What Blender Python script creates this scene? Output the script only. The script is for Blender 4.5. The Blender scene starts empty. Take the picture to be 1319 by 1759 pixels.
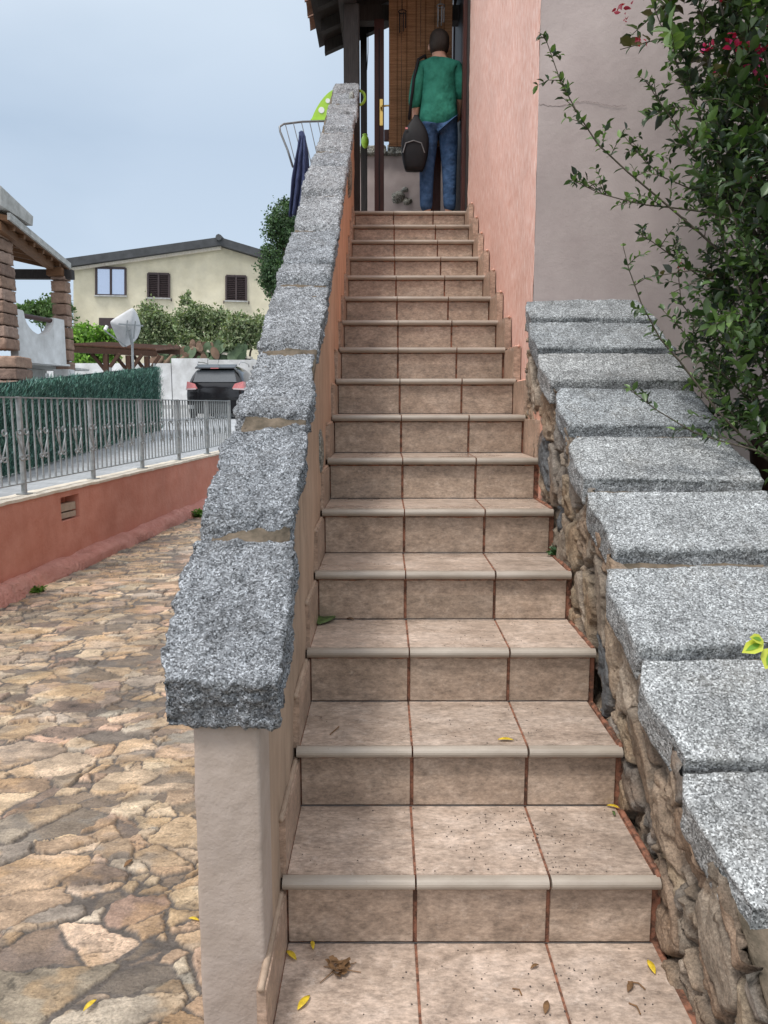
import bpy, bmesh, math, random
import numpy as np
from mathutils import Vector, Matrix, noise
random.seed(7); rng = np.random.default_rng(7)
S = bpy.context.scene
COL = S.collection
# ------------------------------------------------------------------ camera
PITCH = math.radians(7.97); CP, SP = math.cos(PITCH), math.sin(PITCH)
F = 1321.0; CAMZ = 1.5
cd = bpy.data.cameras.new('camera'); cam = bpy.data.objects.new('camera', cd); COL.objects.link(cam)
cd.sensor_fit = 'VERTICAL'; cd.sensor_height = 36; cd.lens = F/1759*36; cd.clip_end = 3000; cd.clip_start = .05
cam.location = (0, 0, CAMZ); cam.rotation_euler = (math.radians(90)-PITCH, 0, 0)
S.camera = cam
# ------------------------------------------------------------------ world, sun
SUN_EL, SUN_AZ = math.radians(64), math.radians(-140)      # azimuth from +Y, negative to the left
w = bpy.data.worlds.new('World'); S.world = w; w.use_nodes = True
nt = w.node_tree; nt.nodes.clear()
def wn(t, **k):
    n = nt.nodes.new(t)
    for a, b in k.items(): setattr(n, a, b)
    return n
sunv = wn('ShaderNodeVectorMath', operation='DOT_PRODUCT'); smr = wn('ShaderNodeMapRange'); smr.inputs['From Min'].default_value = .15; smr.inputs['From Max'].default_value = .95; smix = wn('ShaderNodeMixRGB'); smix.inputs[2].default_value = (15, 15, 15.5, 1)
sky = wn('ShaderNodeTexSky', sky_type='NISHITA', sun_disc=False, sun_elevation=SUN_EL, sun_rotation=SUN_AZ, air_density=1.0, dust_density=1.5)
tc = wn('ShaderNodeTexCoord'); mp = wn('ShaderNodeMapping'); mp.inputs['Scale'].default_value = (1.0, 1.0, 2.6)
ns = wn('ShaderNodeTexNoise'); ns.inputs['Scale'].default_value = 1.5; ns.inputs['Detail'].default_value = 5; ns.inputs['Roughness'].default_value = .45
cr = wn('ShaderNodeValToRGB')
cr.color_ramp.elements[0].position = .38; cr.color_ramp.elements[0].color = (3.8, 4.95, 6.4, 1)
cr.color_ramp.elements[1].position = .60; cr.color_ramp.elements[1].color = (5.3, 6.4, 7.8, 1)
sep = wn('ShaderNodeSeparateXYZ'); up = wn('ShaderNodeMapRange'); up.inputs['From Min'].default_value = .30; up.inputs['From Max'].default_value = .60
cmix = wn('ShaderNodeMixRGB'); cmix.inputs[2].default_value = (8.6, 9.5, 10.3, 1)
hz1 = wn('ShaderNodeMapRange'); hz1.inputs['From Min'].default_value = .30; hz1.inputs['From Max'].default_value = .02; hz1.inputs['To Max'].default_value = .6; hmix = wn('ShaderNodeMixRGB'); hmix.inputs[2].default_value = (6.9, 8.0, 9.2, 1)
mx = wn('ShaderNodeMixRGB'); mx.inputs[0].default_value = .88
bg = wn('ShaderNodeBackground'); bg.inputs['Strength'].default_value = .1
ow = wn('ShaderNodeOutputWorld')
L = nt.links.new
L(tc.outputs['Generated'], mp.inputs['Vector']); L(mp.outputs[0], ns.inputs['Vector']); L(ns.outputs['Fac'], cr.inputs['Fac'])
L(tc.outputs['Generated'], sep.inputs[0]); L(sep.outputs['Z'], up.inputs['Value']); L(up.outputs[0], cmix.inputs[0]); L(cr.outputs[0], hmix.inputs[1]); L(sep.outputs['Z'], hz1.inputs['Value']); L(hz1.outputs[0], hmix.inputs[0]); L(hmix.outputs[0], cmix.inputs[1])
sunv.inputs[1].default_value = (math.sin(SUN_AZ)*math.cos(SUN_EL), math.cos(SUN_AZ)*math.cos(SUN_EL), math.sin(SUN_EL))
L(tc.outputs['Generated'], sunv.inputs[0]); L(sunv.outputs['Value'], smr.inputs['Value']); L(smr.outputs[0], smix.inputs[0]); L(cmix.outputs[0], smix.inputs[1])   # the overcast is brightest round the hidden sun
L(sky.outputs[0], mx.inputs[1]); L(smix.outputs[0], mx.inputs[2]); L(mx.outputs[0], bg.inputs['Color']); L(bg.outputs[0], ow.inputs[0])
sd = bpy.data.lights.new('sun', 'SUN'); sd.energy = 2.3; sd.angle = math.radians(14); sd.color = (1, .97, .92)
so = bpy.data.objects.new('sun', sd); COL.objects.link(so)
sdir = Vector((math.sin(SUN_AZ)*math.cos(SUN_EL), math.cos(SUN_AZ)*math.cos(SUN_EL), math.sin(SUN_EL)))
so.rotation_euler = sdir.to_track_quat('Z', 'Y').to_euler(); so.location = sdir*30
S.view_settings.view_transform = 'Standard'; S.view_settings.look = 'None'; S.view_settings.gamma = 1
S.view_settings.exposure = 0.15
S.render.engine = 'CYCLES'
S.cycles.max_bounces = 6; S.cycles.transparent_max_bounces = 12

# ------------------------------------------------------------------ pixel -> world helpers (photograph's own perspective, used to survey real positions)
def uv(x, y): return (x-659.5)/F, (879.5-y)/F
def P(x, y, Z):                       # a point at depth Z along the view axis
    u, v = uv(x, y); return Vector((u*Z, Z*(CP+v*SP), CAMZ+Z*(v*CP-SP)))
def PY(x, y, Y):                      # a point on the vertical plane Y
    u, v = uv(x, y); return P(x, y, Y/(CP+v*SP))
def PS(x, y, z0, y0, m):              # a point on the sloping plane z = z0+m(Y-y0)
    u, v = uv(x, y); a = v*CP-SP; b = CP+v*SP
    Z = (z0-CAMZ-m*y0)/(a-m*b); return P(x, y, Z)

# ------------------------------------------------------------------ mesh helpers
class MB:
    def __init__(s): s.v = []; s.f = []; s.c = None
    def add(s, vs, fs):
        n = len(s.v); s.v += [tuple(p) for p in vs]; s.f += [tuple(i+n for i in f) for f in fs]; return s
    def box(s, x0, x1, y0, y1, z0, z1):
        return s.hexa([(x0,y0,z0),(x1,y0,z0),(x1,y1,z0),(x0,y1,z0)], [(x0,y0,z1),(x1,y0,z1),(x1,y1,z1),(x0,y1,z1)])
    def hexa(s, b, t):
        return s.add(list(b)+list(t), [(3,2,1,0),(4,5,6,7),(0,1,5,4),(1,2,6,5),(2,3,7,6),(3,0,4,7)])
    def obox(s, c, ax, ay, az):       # centre and three half axes
        c, ax, ay, az = map(Vector, (c, ax, ay, az))
        b = [c-ax-ay-az, c+ax-ay-az, c+ax+ay-az, c-ax+ay-az]; t = [p+2*az for p in b]
        return s.hexa(b, t)
    def beam(s, a, b, w, h, up=(0,0,1)):
        a, b = Vector(a), Vector(b); d = (b-a); l = d.length; d.normalize()
        sd = d.cross(Vector(up)); 
        if sd.length < 1e-4: sd = d.cross(Vector((0,1,0)))
        sd.normalize(); u2 = sd.cross(d)
        return s.obox((a+b)/2, d*l/2, sd*w/2, u2*h/2)
    def tube(s, pts, r, n=6, caps=True):
        pts = [Vector(p) for p in pts]; k = len(pts)
        rr = r if isinstance(r, (list, tuple)) else [r]*k
        base = len(s.v); nrm = None
        for i, p in enumerate(pts):
            d = (pts[min(i+1,k-1)]-pts[max(i-1,0)])
            d = d.normalized() if d.length > 1e-9 else Vector((0,0,1))
            if nrm is None:
                nrm = d.cross(Vector((0,0,1)))
                if nrm.length < .1: nrm = d.cross(Vector((0,1,0)))
            nrm = (nrm - d*nrm.dot(d)).normalized(); b = d.cross(nrm)
            for j in range(n):
                a = 2*math.pi*j/n; s.v.append(tuple(p+(nrm*math.cos(a)+b*math.sin(a))*rr[i]))
        for i in range(k-1):
            for j in range(n):
                j2 = (j+1) % n; q = base+i*n
                s.f.append((q+j, q+j2, q+n+j2, q+n+j))
        if caps:
            s.f.append(tuple(base+j for j in reversed(range(n)))); s.f.append(tuple(base+(k-1)*n+j for j in range(n)))
        return s
    def prism(s, poly, d):            # polygon extruded along d
        poly = [Vector(p) for p in poly]; d = Vector(d); n = len(poly)
        s.add(poly+[p+d for p in poly], [tuple(range(n))[::-1], tuple(range(n, 2*n))]+[(i,(i+1)%n,n+(i+1)%n,n+i) for i in range(n)])
        return s
    def disc(s, c, r, ax, th, n=20):
        ax = Vector(ax).normalized(); a = ax.orthogonal().normalized(); b = ax.cross(a)
        return s.prism([Vector(c)+(a*math.cos(2*math.pi*i/n)+b*math.sin(2*math.pi*i/n))*r for i in range(n)], ax*th)
    def ell(s, c, r, n=10, m=7):
        c = Vector(c); base = len(s.v); vs = []
        for i in range(m+1):
            t = math.pi*i/m
            for j in range(n):
                a = 2*math.pi*j/n; vs.append((c.x+r[0]*math.sin(t)*math.cos(a), c.y+r[1]*math.sin(t)*math.sin(a), c.z+r[2]*math.cos(t)))
        fs = [(i*n+j, (i+1)*n+j, (i+1)*n+(j+1)%n, i*n+(j+1)%n) for i in range(m) for j in range(n)]
        return s.add(vs, fs)
    def build(s, name, mat, parent=None, smooth=False, bevel=0, colors=None):
        off = Vector((0,0,0)); q = parent
        while q is not None: off += q.location; q = q.parent
        me = bpy.data.meshes.new(name)
        me.from_pydata([(a-off.x, b-off.y, c-off.z) for a, b, c in s.v], [], s.f)
        if colors is not None:
            at = me.color_attributes.new('Col', 'FLOAT_COLOR', 'POINT')
            at.data.foreach_set('color', np.asarray(colors, dtype=np.float32).ravel())
        bm = bmesh.new(); bm.from_mesh(me)
        bmesh.ops.recalc_face_normals(bm, faces=bm.faces) if len(s.f) < 20000 and colors is None else None
        if bevel: 
            bmesh.ops.bevel(bm, geom=[e for e in bm.edges if len(e.link_faces) == 2 and e.calc_face_angle(0) > .5], offset=bevel, segments=2, affect='EDGES', clamp_overlap=True)
        bm.to_mesh(me); bm.free()
        if smooth: me.polygons.foreach_set('use_smooth', [True]*len(me.polygons))
        me.update(); me.materials.append(mat)
        o = bpy.data.objects.new(name, me); COL.objects.link(o)
        if parent: o.parent = parent
        return o
def tag(o, label=None, cat=None, group=None, kind=None):
    if label: o['label'] = label
    if cat: o['category'] = cat
    if group: o['group'] = group
    if kind: o['kind'] = kind
    return o
def thing(name, label, cat, loc=(0,0,0), group=None):
    o = bpy.data.objects.new(name, None); COL.objects.link(o); o.location = loc; o.empty_display_size = .1
    return tag(o, label, cat, group)
def npmesh(name, V, Fq, mat, colors=None, parent=None, smooth=False):
    me = bpy.data.meshes.new(name); V = np.asarray(V, np.float32); Fq = np.asarray(Fq, np.int32)
    off = Vector((0,0,0)); q = parent
    while q is not None: off += q.location; q = q.parent
    V = V-np.array(off, np.float32)
    k = Fq.shape[1]
    me.vertices.add(len(V)); me.vertices.foreach_set('co', V.ravel())
    me.loops.add(Fq.size); me.loops.foreach_set('vertex_index', Fq.ravel())
    me.polygons.add(len(Fq)); me.polygons.foreach_set('loop_start', np.arange(0, Fq.size, k, dtype=np.int32)); me.polygons.foreach_set('loop_total', np.full(len(Fq), k, np.int32))
    me.update(calc_edges=True); me.validate()
    if colors is not None:
        at = me.color_attributes.new('Col', 'FLOAT_COLOR', 'POINT'); at.data.foreach_set('color', np.asarray(colors, np.float32).ravel())
    if smooth: me.polygons.foreach_set('use_smooth', np.ones(len(Fq), bool))
    me.materials.append(mat); o = bpy.data.objects.new(name, me); COL.objects.link(o)
    if parent: o.parent = parent
    return o

# ------------------------------------------------------------------ material helpers
class NM:
    def __init__(s, name, rough=.7, spec=.3):
        s.m = bpy.data.materials.new(name); s.m.use_nodes = True; s.t = s.m.node_tree
        s.b = s.t.nodes['Principled BSDF']; s.b.inputs['Roughness'].default_value = rough; s.b.inputs['Specular IOR Level'].default_value = spec
        s.co = s.t.nodes.new('ShaderNodeTexCoord').outputs['Object']
    def n(s, t, **k):
        x = s.t.nodes.new(t)
        for a, b in k.items(): setattr(x, a, b)
        return x
    def L(s, a, b): s.t.links.new(a, b)
    def map(s, sc, rot=(0,0,0)):
        m = s.n('ShaderNodeMapping'); m.inputs['Scale'].default_value = sc; m.inputs['Rotation'].default_value = rot; s.L(s.co, m.inputs[0]); return m.outputs[0]
    def noise(s, scale, detail=3, rough=.55, vec=None, dist=0):
        x = s.n('ShaderNodeTexNoise'); x.inputs['Scale'].default_value = scale; x.inputs['Detail'].default_value = detail; x.inputs['Roughness'].default_value = rough; x.inputs['Distortion'].default_value = dist
        s.L(vec or s.co, x.inputs['Vector']); return x.outputs['Fac']
    def vor(s, scale, out='Color', feat='F1', vec=None):
        x = s.n('ShaderNodeTexVoronoi', feature=feat); x.inputs['Scale'].default_value = scale; s.L(vec or s.co, x.inputs['Vector']); return x.outputs[out]
    def ramp(s, fac, stops, interp='LINEAR'):
        x = s.n('ShaderNodeValToRGB'); x.color_ramp.interpolation = interp; e = x.color_ramp.elements
        while len(e) < len(stops): e.new(.5)
        for i, (p, c) in enumerate(stops):
            e[i].position = p; e[i].color = (c if hasattr(c, '__len__') else (c,c,c))[:3]+(1,) if hasattr(c, '__len__') else (c,c,c,1)
        s.L(fac, x.inputs[0]); return x.outputs[0]
    def mix(s, a, b, fac=.5, mode='MIX'):
        x = s.n('ShaderNodeMixRGB', blend_type=mode)
        for i, q in ((0, fac), (1, a), (2, b)):
            if isinstance(q, bpy.types.NodeSocket): s.L(q, x.inputs[i])
            elif i == 0: x.inputs[0].default_value = q
            else: x.inputs[i].default_value = tuple(q)[:3]+(1,) if hasattr(q, '__len__') else (q,q,q,1)
        return x.outputs[0]
    def col(s, c): 
        if isinstance(c, bpy.types.NodeSocket): s.L(c, s.b.inputs['Base Color'])
        else: s.b.inputs['Base Color'].default_value = tuple(c)[:3]+(1,)
        return s
    def rough(s, c): s.L(c, s.b.inputs['Roughness']); return s
    def bump(s, h, dist=.003, strength=1.0):
        x = s.n('ShaderNodeBump'); x.inputs['Distance'].default_value = dist; x.inputs['Strength'].default_value = strength
        s.L(h, x.inputs['Height'])
        if s.b.inputs['Normal'].is_linked: s.L(s.b.inputs['Normal'].links[0].from_socket, x.inputs['Normal'])
        s.L(x.outputs[0], s.b.inputs['Normal']); return s
    def attr(s): return s.n('ShaderNodeVertexColor', layer_name='Col').outputs[0]

def granite(name, tint=(1,1,1), scale=150, contrast=1.0, bumpd=.004, warm=0.0, bsc=38, fineb=.0012):
    m = NM(name, .75, .3)
    wv = m.n('ShaderNodeVectorMath', operation='ADD'); nz = m.n('ShaderNodeTexNoise'); nz.inputs['Scale'].default_value = scale*.5; nz.inputs['Detail'].default_value = 2; m.L(m.co, nz.inputs['Vector'])
    sv = m.n('ShaderNodeVectorMath', operation='SCALE'); sv.inputs['Scale'].default_value = .5/scale; m.L(nz.outputs['Color'], sv.inputs[0]); m.L(m.co, wv.inputs[0]); m.L(sv.outputs[0], wv.inputs[1])
    bw = m.n('ShaderNodeSeparateColor'); m.L(m.vor(scale, 'Color', vec=wv.outputs[0]), bw.inputs[0])
    g = m.ramp(bw.outputs[0], [(.0,.02),(.20,.03),(.27,.14),(.5,.26),(.80,.40),(.88,.66),(1,.78)])
    g2 = m.ramp(m.noise(scale*.35, 4, .7), [(.32,.12),(.5,.30),(.68,.52)])
    c = m.mix(g, g2, .34)
    c = m.mix(c, m.ramp(m.noise(5, 6, .65), [(.3,.66),(.5,.95),(.7,1.2)]), 1, 'MULTIPLY')
    c = m.mix(c, m.ramp(m.noise(30, 6, .75), [(.32,.60),(.5,1.0),(.68,1.4)]) if bumpd > .01 else m.ramp(m.noise(26, 5, .7), [(.3,.75),(.7,1.25)]), 1, 'MULTIPLY')
    c = m.mix(c, m.ramp(m.n('ShaderNodeObjectInfo').outputs['Random'], [(0,(.90,.92,.94)),(1,(1.10,1.08,1.06))]), 1, 'MULTIPLY')
    c = m.mix(c, tint, 1, 'MULTIPLY')
    if warm: c = m.mix(c, (.23,.185,.12), m.ramp(m.noise(6, 6, .7), [(.52,0),(.72,warm)]))
    m.col(c)
    m.bump(m.noise(bsc, 6, .65), bumpd).bump(m.noise(scale*.8, 2, .6), fineb)
    return m.m
def stucco(name, c1, c2, bump=.002, sc=6, stretch=None, rough=.85, streak=None):
    m = NM(name, rough, .25)
    v = m.map(stretch) if stretch else m.co
    c = m.mix(c1, c2, m.ramp(m.noise(sc, 6, .65, v), [(.35,0),(.65,1)]))
    c = m.mix(c, m.ramp(m.noise(1.3, 3, .6), [(.3,.86),(.7,1.06)]), 1, 'MULTIPLY')
    if streak: c = m.mix(c, streak, m.ramp(m.noise(2.2, 8, .75, m.map((3,3,.8))), [(.56,0),(.72,.55)]))
    m.col(c); m.bump(m.noise(120, 4, .6), bump*.4).bump(m.noise(26, 3, .5), bump)
    return m.m
def plain(name, c, rough=.5, metal=0, spec=.5, var=.15, sc=20, bump=0):
    m = NM(name, rough, spec); m.b.inputs['Metallic'].default_value = metal
    m.col(m.mix(c, m.ramp(m.noise(sc, 4, .6), [(.3,1-var),(.7,1+var)]), 1, 'MULTIPLY'))
    if bump: m.bump(m.noise(sc*4, 3), bump)
    return m.m
def leafmat(name, trans=.25, rough=.45):
    m = NM(name, rough, .5); a = m.attr(); m.col(a)
    t = m.n('ShaderNodeBsdfTranslucent'); m.L(m.mix(a, (1.3,1.5,.6), 1, 'MULTIPLY'), t.inputs[0])
    x = m.n('ShaderNodeMixShader'); x.inputs[0].default_value = trans
    o = m.t.nodes['Material Output']; m.L(m.b.outputs[0], x.inputs[1]); m.L(t.outputs[0], x.inputs[2]); m.L(x.outputs[0], o.inputs[0])
    return m.m
def woodmat(name, c, dark, sc=(30,30,2), rough=.7):
    m = NM(name, rough, .3); m.col(m.mix(c, dark, m.ramp(m.noise(3, 6, .7, m.map(sc)), [(.3,0),(.7,1)]))); m.bump(m.noise(3, 6, .7, m.map(sc)), .002)
    return m.m

M = {}
M['granite_rough'] = granite('granite_rough', (.98,1.03,1.09), 270, bumpd=.022, warm=.10, bsc=55, fineb=.003)
M['granite_flat'] = granite('granite_flat', (.88,.92,.935), 260, bumpd=.005, warm=.12, bsc=30)
M['granite_dark'] = granite('granite_lichen', (.8,.8,.72), 150, bumpd=.010, warm=.5)
# rock of the rubble wall: vertex colours plus grain
m = NM('rubble', .8, .3); c = m.mix(m.attr(), m.ramp(m.noise(14, 8, .72), [(.25,.42),(.5,.95),(.75,1.5)]), 1, 'MULTIPLY')
c = m.mix(c, m.ramp(m.noise(140, 3, .7), [(.3,.62),(.7,1.38)]), 1, 'MULTIPLY'); m.col(c); m.bump(m.noise(22, 8, .7), .014).bump(m.noise(150, 3, .6), .002); M['rubble'] = m.m
m = NM('flagstones', .55, .45); at = m.attr(); c = m.mix(at, m.ramp(m.noise(9, 8, .75, m.map((1.0,1.8,1))), [(.25,.5),(.5,1.0),(.75,1.45)]), 1, 'MULTIPLY')
c = m.mix(c, m.ramp(m.noise(110, 3, .7), [(.3,.7),(.7,1.3)]), 1, 'MULTIPLY')
c = m.mix(c, (.11,.10,.095), m.ramp(m.noise(3.2, 8, .75), [(.55,0),(.68,.6)]))
m.col(c); m.rough(m.ramp(m.noise(2.5, 4), [(.35,.38),(.65,.75)])); m.bump(m.noise(30, 8, .72, m.map((1,2.2,1))), .010).bump(m.noise(140, 3), .0015); M['flag'] = m.m
# tiles
def tile(name, tint, wet=True):
    m = NM(name, .42, .45)
    n1 = m.noise(5, 8, .68, m.map((1,1.6,1.6))); n2 = m.noise(38, 6, .75, m.map((.55,1,1)))
    c = m.ramp(n1, [(.28,(.26,.215,.18)),(.48,(.365,.31,.265)),(.62,(.43,.375,.33)),(.78,(.56,.51,.47))])
    c = m.mix(c, m.ramp(n2, [(.28,.56),(.5,.98),(.74,1.36)]), 1, 'MULTIPLY')
    c = m.mix(c, m.ramp(m.noise(110, 4, .75, m.map((.5,1,1))), [(.3,.68),(.5,1),(.7,1.30)]), 1, 'MULTIPLY')
    c = m.mix(c, (.62,.58,.54), m.ramp(m.noise(24, 8, .8), [(.56,0),(.70,.55)]))
    c = m.mix(c, (.13,.085,.06), m.ramp(m.noise(75, 4, .7), [(.67,0),(.74,.75)]))
    ge = m.n('ShaderNodeNewGeometry'); va = m.n('ShaderNodeVectorMath', operation='MULTIPLY_ADD'); va.inputs[1].default_value = (1/.342, 1/.3458, 1/.1916); va.inputs[2].default_value = (.258/.342, -1.817/.3458+.04, -.298/.1916+.5); m.L(ge.outputs['Position'], va.inputs[0])
    vf = m.n('ShaderNodeVectorMath', operation='FLOOR'); m.L(va.outputs[0], vf.inputs[0]); wnn = m.n('ShaderNodeTexWhiteNoise'); m.L(vf.outputs[0], wnn.inputs[0])
    c = m.mix(c, m.ramp(wnn.outputs['Value'], [(0,(.86,.85,.84)),(.5,(1,.97,.95)),(1,(1.12,1.10,1.08))]), 1, 'MULTIPLY')
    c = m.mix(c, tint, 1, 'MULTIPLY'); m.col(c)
    if wet: m.rough(m.ramp(m.noise(4, 5, .6), [(.38,.10),(.48,.34),(.62,.5)]))
    m.bump(m.noise(60, 5, .6), .0008); return m.m
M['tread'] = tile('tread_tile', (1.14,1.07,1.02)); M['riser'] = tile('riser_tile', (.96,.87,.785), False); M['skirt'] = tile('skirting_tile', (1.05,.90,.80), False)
m = NM('nosing_tile', .28, .5); c = m.mix((.285,.24,.195), (.39,.34,.285), m.ramp(m.noise(12, 5, .6, m.map((.4,1,1))), [(.35,0),(.65,1)])); m.col(m.mix(c, (.13,.09,.06), m.ramp(m.noise(60, 4, .7), [(.66,0),(.76,.5)]))); m.bump(m.noise(70, 3), .0005); M['nosing'] = m.m
m = NM('grout', .85, .2); m.col(m.mix((.30,.135,.085), (.09,.05,.035), m.ramp(m.noise(30, 5, .7), [(.42,0),(.6,1)]))); m.bump(m.noise(150, 3), .001); M['grout'] = m.m
M['dark_brown'] = plain('dark_brown_matte', (.06,.05,.045), .7, var=.4, sc=40)
M['mortar'] = stucco('old_mortar', (.085,.07,.05), (.19,.15,.11), .006, 22)
# house paints
m = NM('brushed_salmon_paint', .8, .25); nn = m.noise(8, 5, .65, m.map((5,5,1.7))); 
c = m.ramp(nn, [(.3,(.64,.34,.26)),(.5,(.75,.475,.395)),(.7,(.85,.65,.58))]); m.col(m.mix(c, m.ramp(m.noise(1.4, 3), [(.3,.93),(.7,1.05)]), 1, 'MULTIPLY')); m.bump(nn, .003).bump(m.noise(60, 4), .0015); M['salmon'] = m.m
M['mauve'] = stucco('mauve_render', (.44,.365,.35), (.49,.415,.395), .0018, 5, streak=(.39,.32,.31))
M['pillar'] = stucco('beige_render', (.39,.32,.27), (.46,.385,.335), .0035, 9, streak=(.31,.24,.20))
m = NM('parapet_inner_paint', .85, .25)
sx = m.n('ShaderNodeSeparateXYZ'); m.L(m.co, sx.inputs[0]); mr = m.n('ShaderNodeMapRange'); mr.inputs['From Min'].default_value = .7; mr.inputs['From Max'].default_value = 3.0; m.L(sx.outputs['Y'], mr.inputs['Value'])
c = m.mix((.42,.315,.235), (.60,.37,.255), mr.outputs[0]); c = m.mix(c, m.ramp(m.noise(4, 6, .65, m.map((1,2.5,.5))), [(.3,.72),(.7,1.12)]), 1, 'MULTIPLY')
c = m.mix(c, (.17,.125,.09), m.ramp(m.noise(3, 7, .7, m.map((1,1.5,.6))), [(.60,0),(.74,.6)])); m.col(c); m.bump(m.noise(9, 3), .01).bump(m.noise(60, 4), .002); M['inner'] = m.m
M['skim'] = stucco('salmon_filler', (.70,.36,.25), (.76,.48,.38), .006, 30)
M['terracotta'] = stucco('terracotta_paint', (.56,.235,.17), (.62,.295,.225), .006, 5, streak=(.47,.20,.15))
M['footing'] = stucco('pink_footing_paint', (.56,.25,.20), (.66,.34,.28), .03, 7, streak=(.36,.22,.17))
M['cream'] = stucco('cream_edge_paint', (.62,.55,.44), (.75,.70,.62), .003, 12, streak=(.3,.24,.18))
M['white'] = stucco('weathered_whitewash', (.55,.55,.54), (.74,.75,.75), .006, 2.5, streak=(.33,.33,.31))
M['house_cream'] = stucco('pale_yellow_render', (.66,.60,.44), (.72,.66,.50), .01, 1.5)
M['concrete'] = stucco('grey_concrete', (.36,.36,.34), (.56,.56,.54), .006, 6, streak=(.2,.2,.18))
M['drive'] = None
m = NM('grey_pavers', .6, .4); br = m.n('ShaderNodeTexBrick'); br.inputs['Scale'].default_value = 2.6; br.inputs['Color1'].default_value = (.36,.38,.40,1); br.inputs['Color2'].default_value = (.44,.46,.48,1); br.inputs['Mortar'].default_value = (.26,.27,.28,1); br.inputs['Mortar Size'].default_value = .012
m.L(m.co, br.inputs[0]); m.col(m.mix(br.outputs[0], m.ramp(m.noise(1.2, 6, .65), [(.3,.75),(.7,1.15)]), 1, 'MULTIPLY')); M['drive'] = m.m
m = NM('zinc_metal', .5, .5); m.b.inputs['Metallic'].default_value = .1
m.col(m.mix((.24,.265,.275), (.37,.39,.40), m.ramp(m.noise(18, 5, .65), [(.35,0),(.65,1)]))); M['zinc'] = m.m
M['darkwood'] = woodmat('weathered_dark_timber', (.052,.047,.045), (.020,.018,.018), (40,40,2.5), .75)
M['redwood'] = woodmat('dark_red_stained_wood', (.075,.022,.016), (.028,.009,.007), (30,30,2), .4)
M['rawwood'] = woodmat('brown_timber', (.22,.11,.05), (.09,.045,.025), (3,40,40))
M['pergolawood'] = woodmat('brown_pergola_wood', (.10,.05,.03), (.045,.024,.016), (20,20,3))
M['brownstone'] = None
m = NM('split_face_block', .85, .2); m.col(m.mix(m.attr(), m.ramp(m.noise(7, 6, .7), [(.25,.6),(.75,1.35)]), 1, 'MULTIPLY')); m.bump(m.noise(10, 6, .7), .03); M['brownstone'] = m.m
M['rooftile'] = plain('brown_roof_sheet', (.15,.07,.04), .7, var=.4, sc=12)
M['darkroof'] = plain('dark_roof_tiles', (.055,.058,.062), .7, var=.3, sc=3)
M['shutter'] = plain('brown_shutter_paint', (.045,.028,.028), .5, var=.2, sc=6)
m = NM('window_glass', .04, .9); m.col((.05,.06,.08)); m.b.inputs['Metallic'].default_value = .75; m.b.inputs['Base Color'].default_value = (.50,.57,.70,1); M['glass'] = m.m
m = NM('clear_glass', .02, .5); m.b.inputs['Transmission Weight'].default_value = 1; m.b.inputs['IOR'].default_value = 1.05; m.col((.98,.99,1)); M['clearglass'] = m.m
M['brass'] = plain('brass', (.62,.42,.13), .3, 1, var=.15)
M['black'] = plain('black_plastic', (.009,.009,.011), .6, spec=.25, var=.3)
M['carpaint'] = plain('black_car_paint', (.010,.010,.012), .12, spec=.6, var=.05)
M['carglass'] = plain('tinted_glass', (.10,.11,.12), .2, spec=.5, var=.1); 
M['rubber'] = plain('rubber', (.015,.015,.015), .8)
M['tail'] = plain('red_lens', (.60,.20,.20), .2, spec=.7, var=.2)
M['lenswhite'] = plain('clear_lens', (.62,.5,.5), .15, spec=.7, var=.1)
M['chrome'] = plain('satin_metal', (.5,.5,.5), .25, 1)
M['lime'] = plain('lime_plastic', (.36,.62,.05), .35, var=.08)
M['whiteplastic'] = plain('white_plastic', (.78,.8,.8), .4, var=.05)
M['greywire'] = plain('grey_coated_wire', (.22,.23,.24), .4, .3)
m = NM('blue_towelling', .95, .1); m.col(m.mix((.03,.038,.085), (.065,.08,.155), m.ramp(m.noise(30, 5, .6, m.map((3,3,.5))), [(.35,0),(.65,1)]))); m.bump(m.noise(220, 2), .002); M['towel'] = m.m
m = NM('green_cotton', .85, .2); m.col(m.mix((.022,.15,.105), (.035,.21,.15), m.ramp(m.noise(12, 4), [(.35,0),(.65,1)]))); m.bump(m.noise(4, 3, .5, m.map((1.6,1,1.2), (0,.5,0))), .05); M['shirt'] = m.m
m = NM('blue_denim', .85, .2); m.col(m.mix((.025,.06,.13), (.05,.10,.20), m.ramp(m.noise(25, 5), [(.35,0),(.65,1)]))); m.bump(m.noise(5, 3, .5, m.map((1.5,1,1.6), (0,.4,0))), .04); M['denim'] = m.m
m = NM('skin', .55, .4); m.b.inputs['Subsurface Weight'].default_value = .05; m.col(m.mix((.52,.30,.21), (.58,.35,.26), m.noise(20, 3))); M['skin'] = m.m
m = NM('dark_hair', .6, .4); m.col(m.mix((.014,.010,.008), (.04,.028,.02), m.noise(9, 6, .7, m.map((8,8,1))))); m.bump(m.noise(9, 6, .7, m.map((12,12,1))), .006); M['hair'] = m.m
m = NM('dish_paint', .5, .4); m.col(m.mix((.50,.51,.52), (.62,.63,.64), m.ramp(m.noise(5, 5), [(.35,0),(.65,1)]))); M['dish'] = m.m
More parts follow.
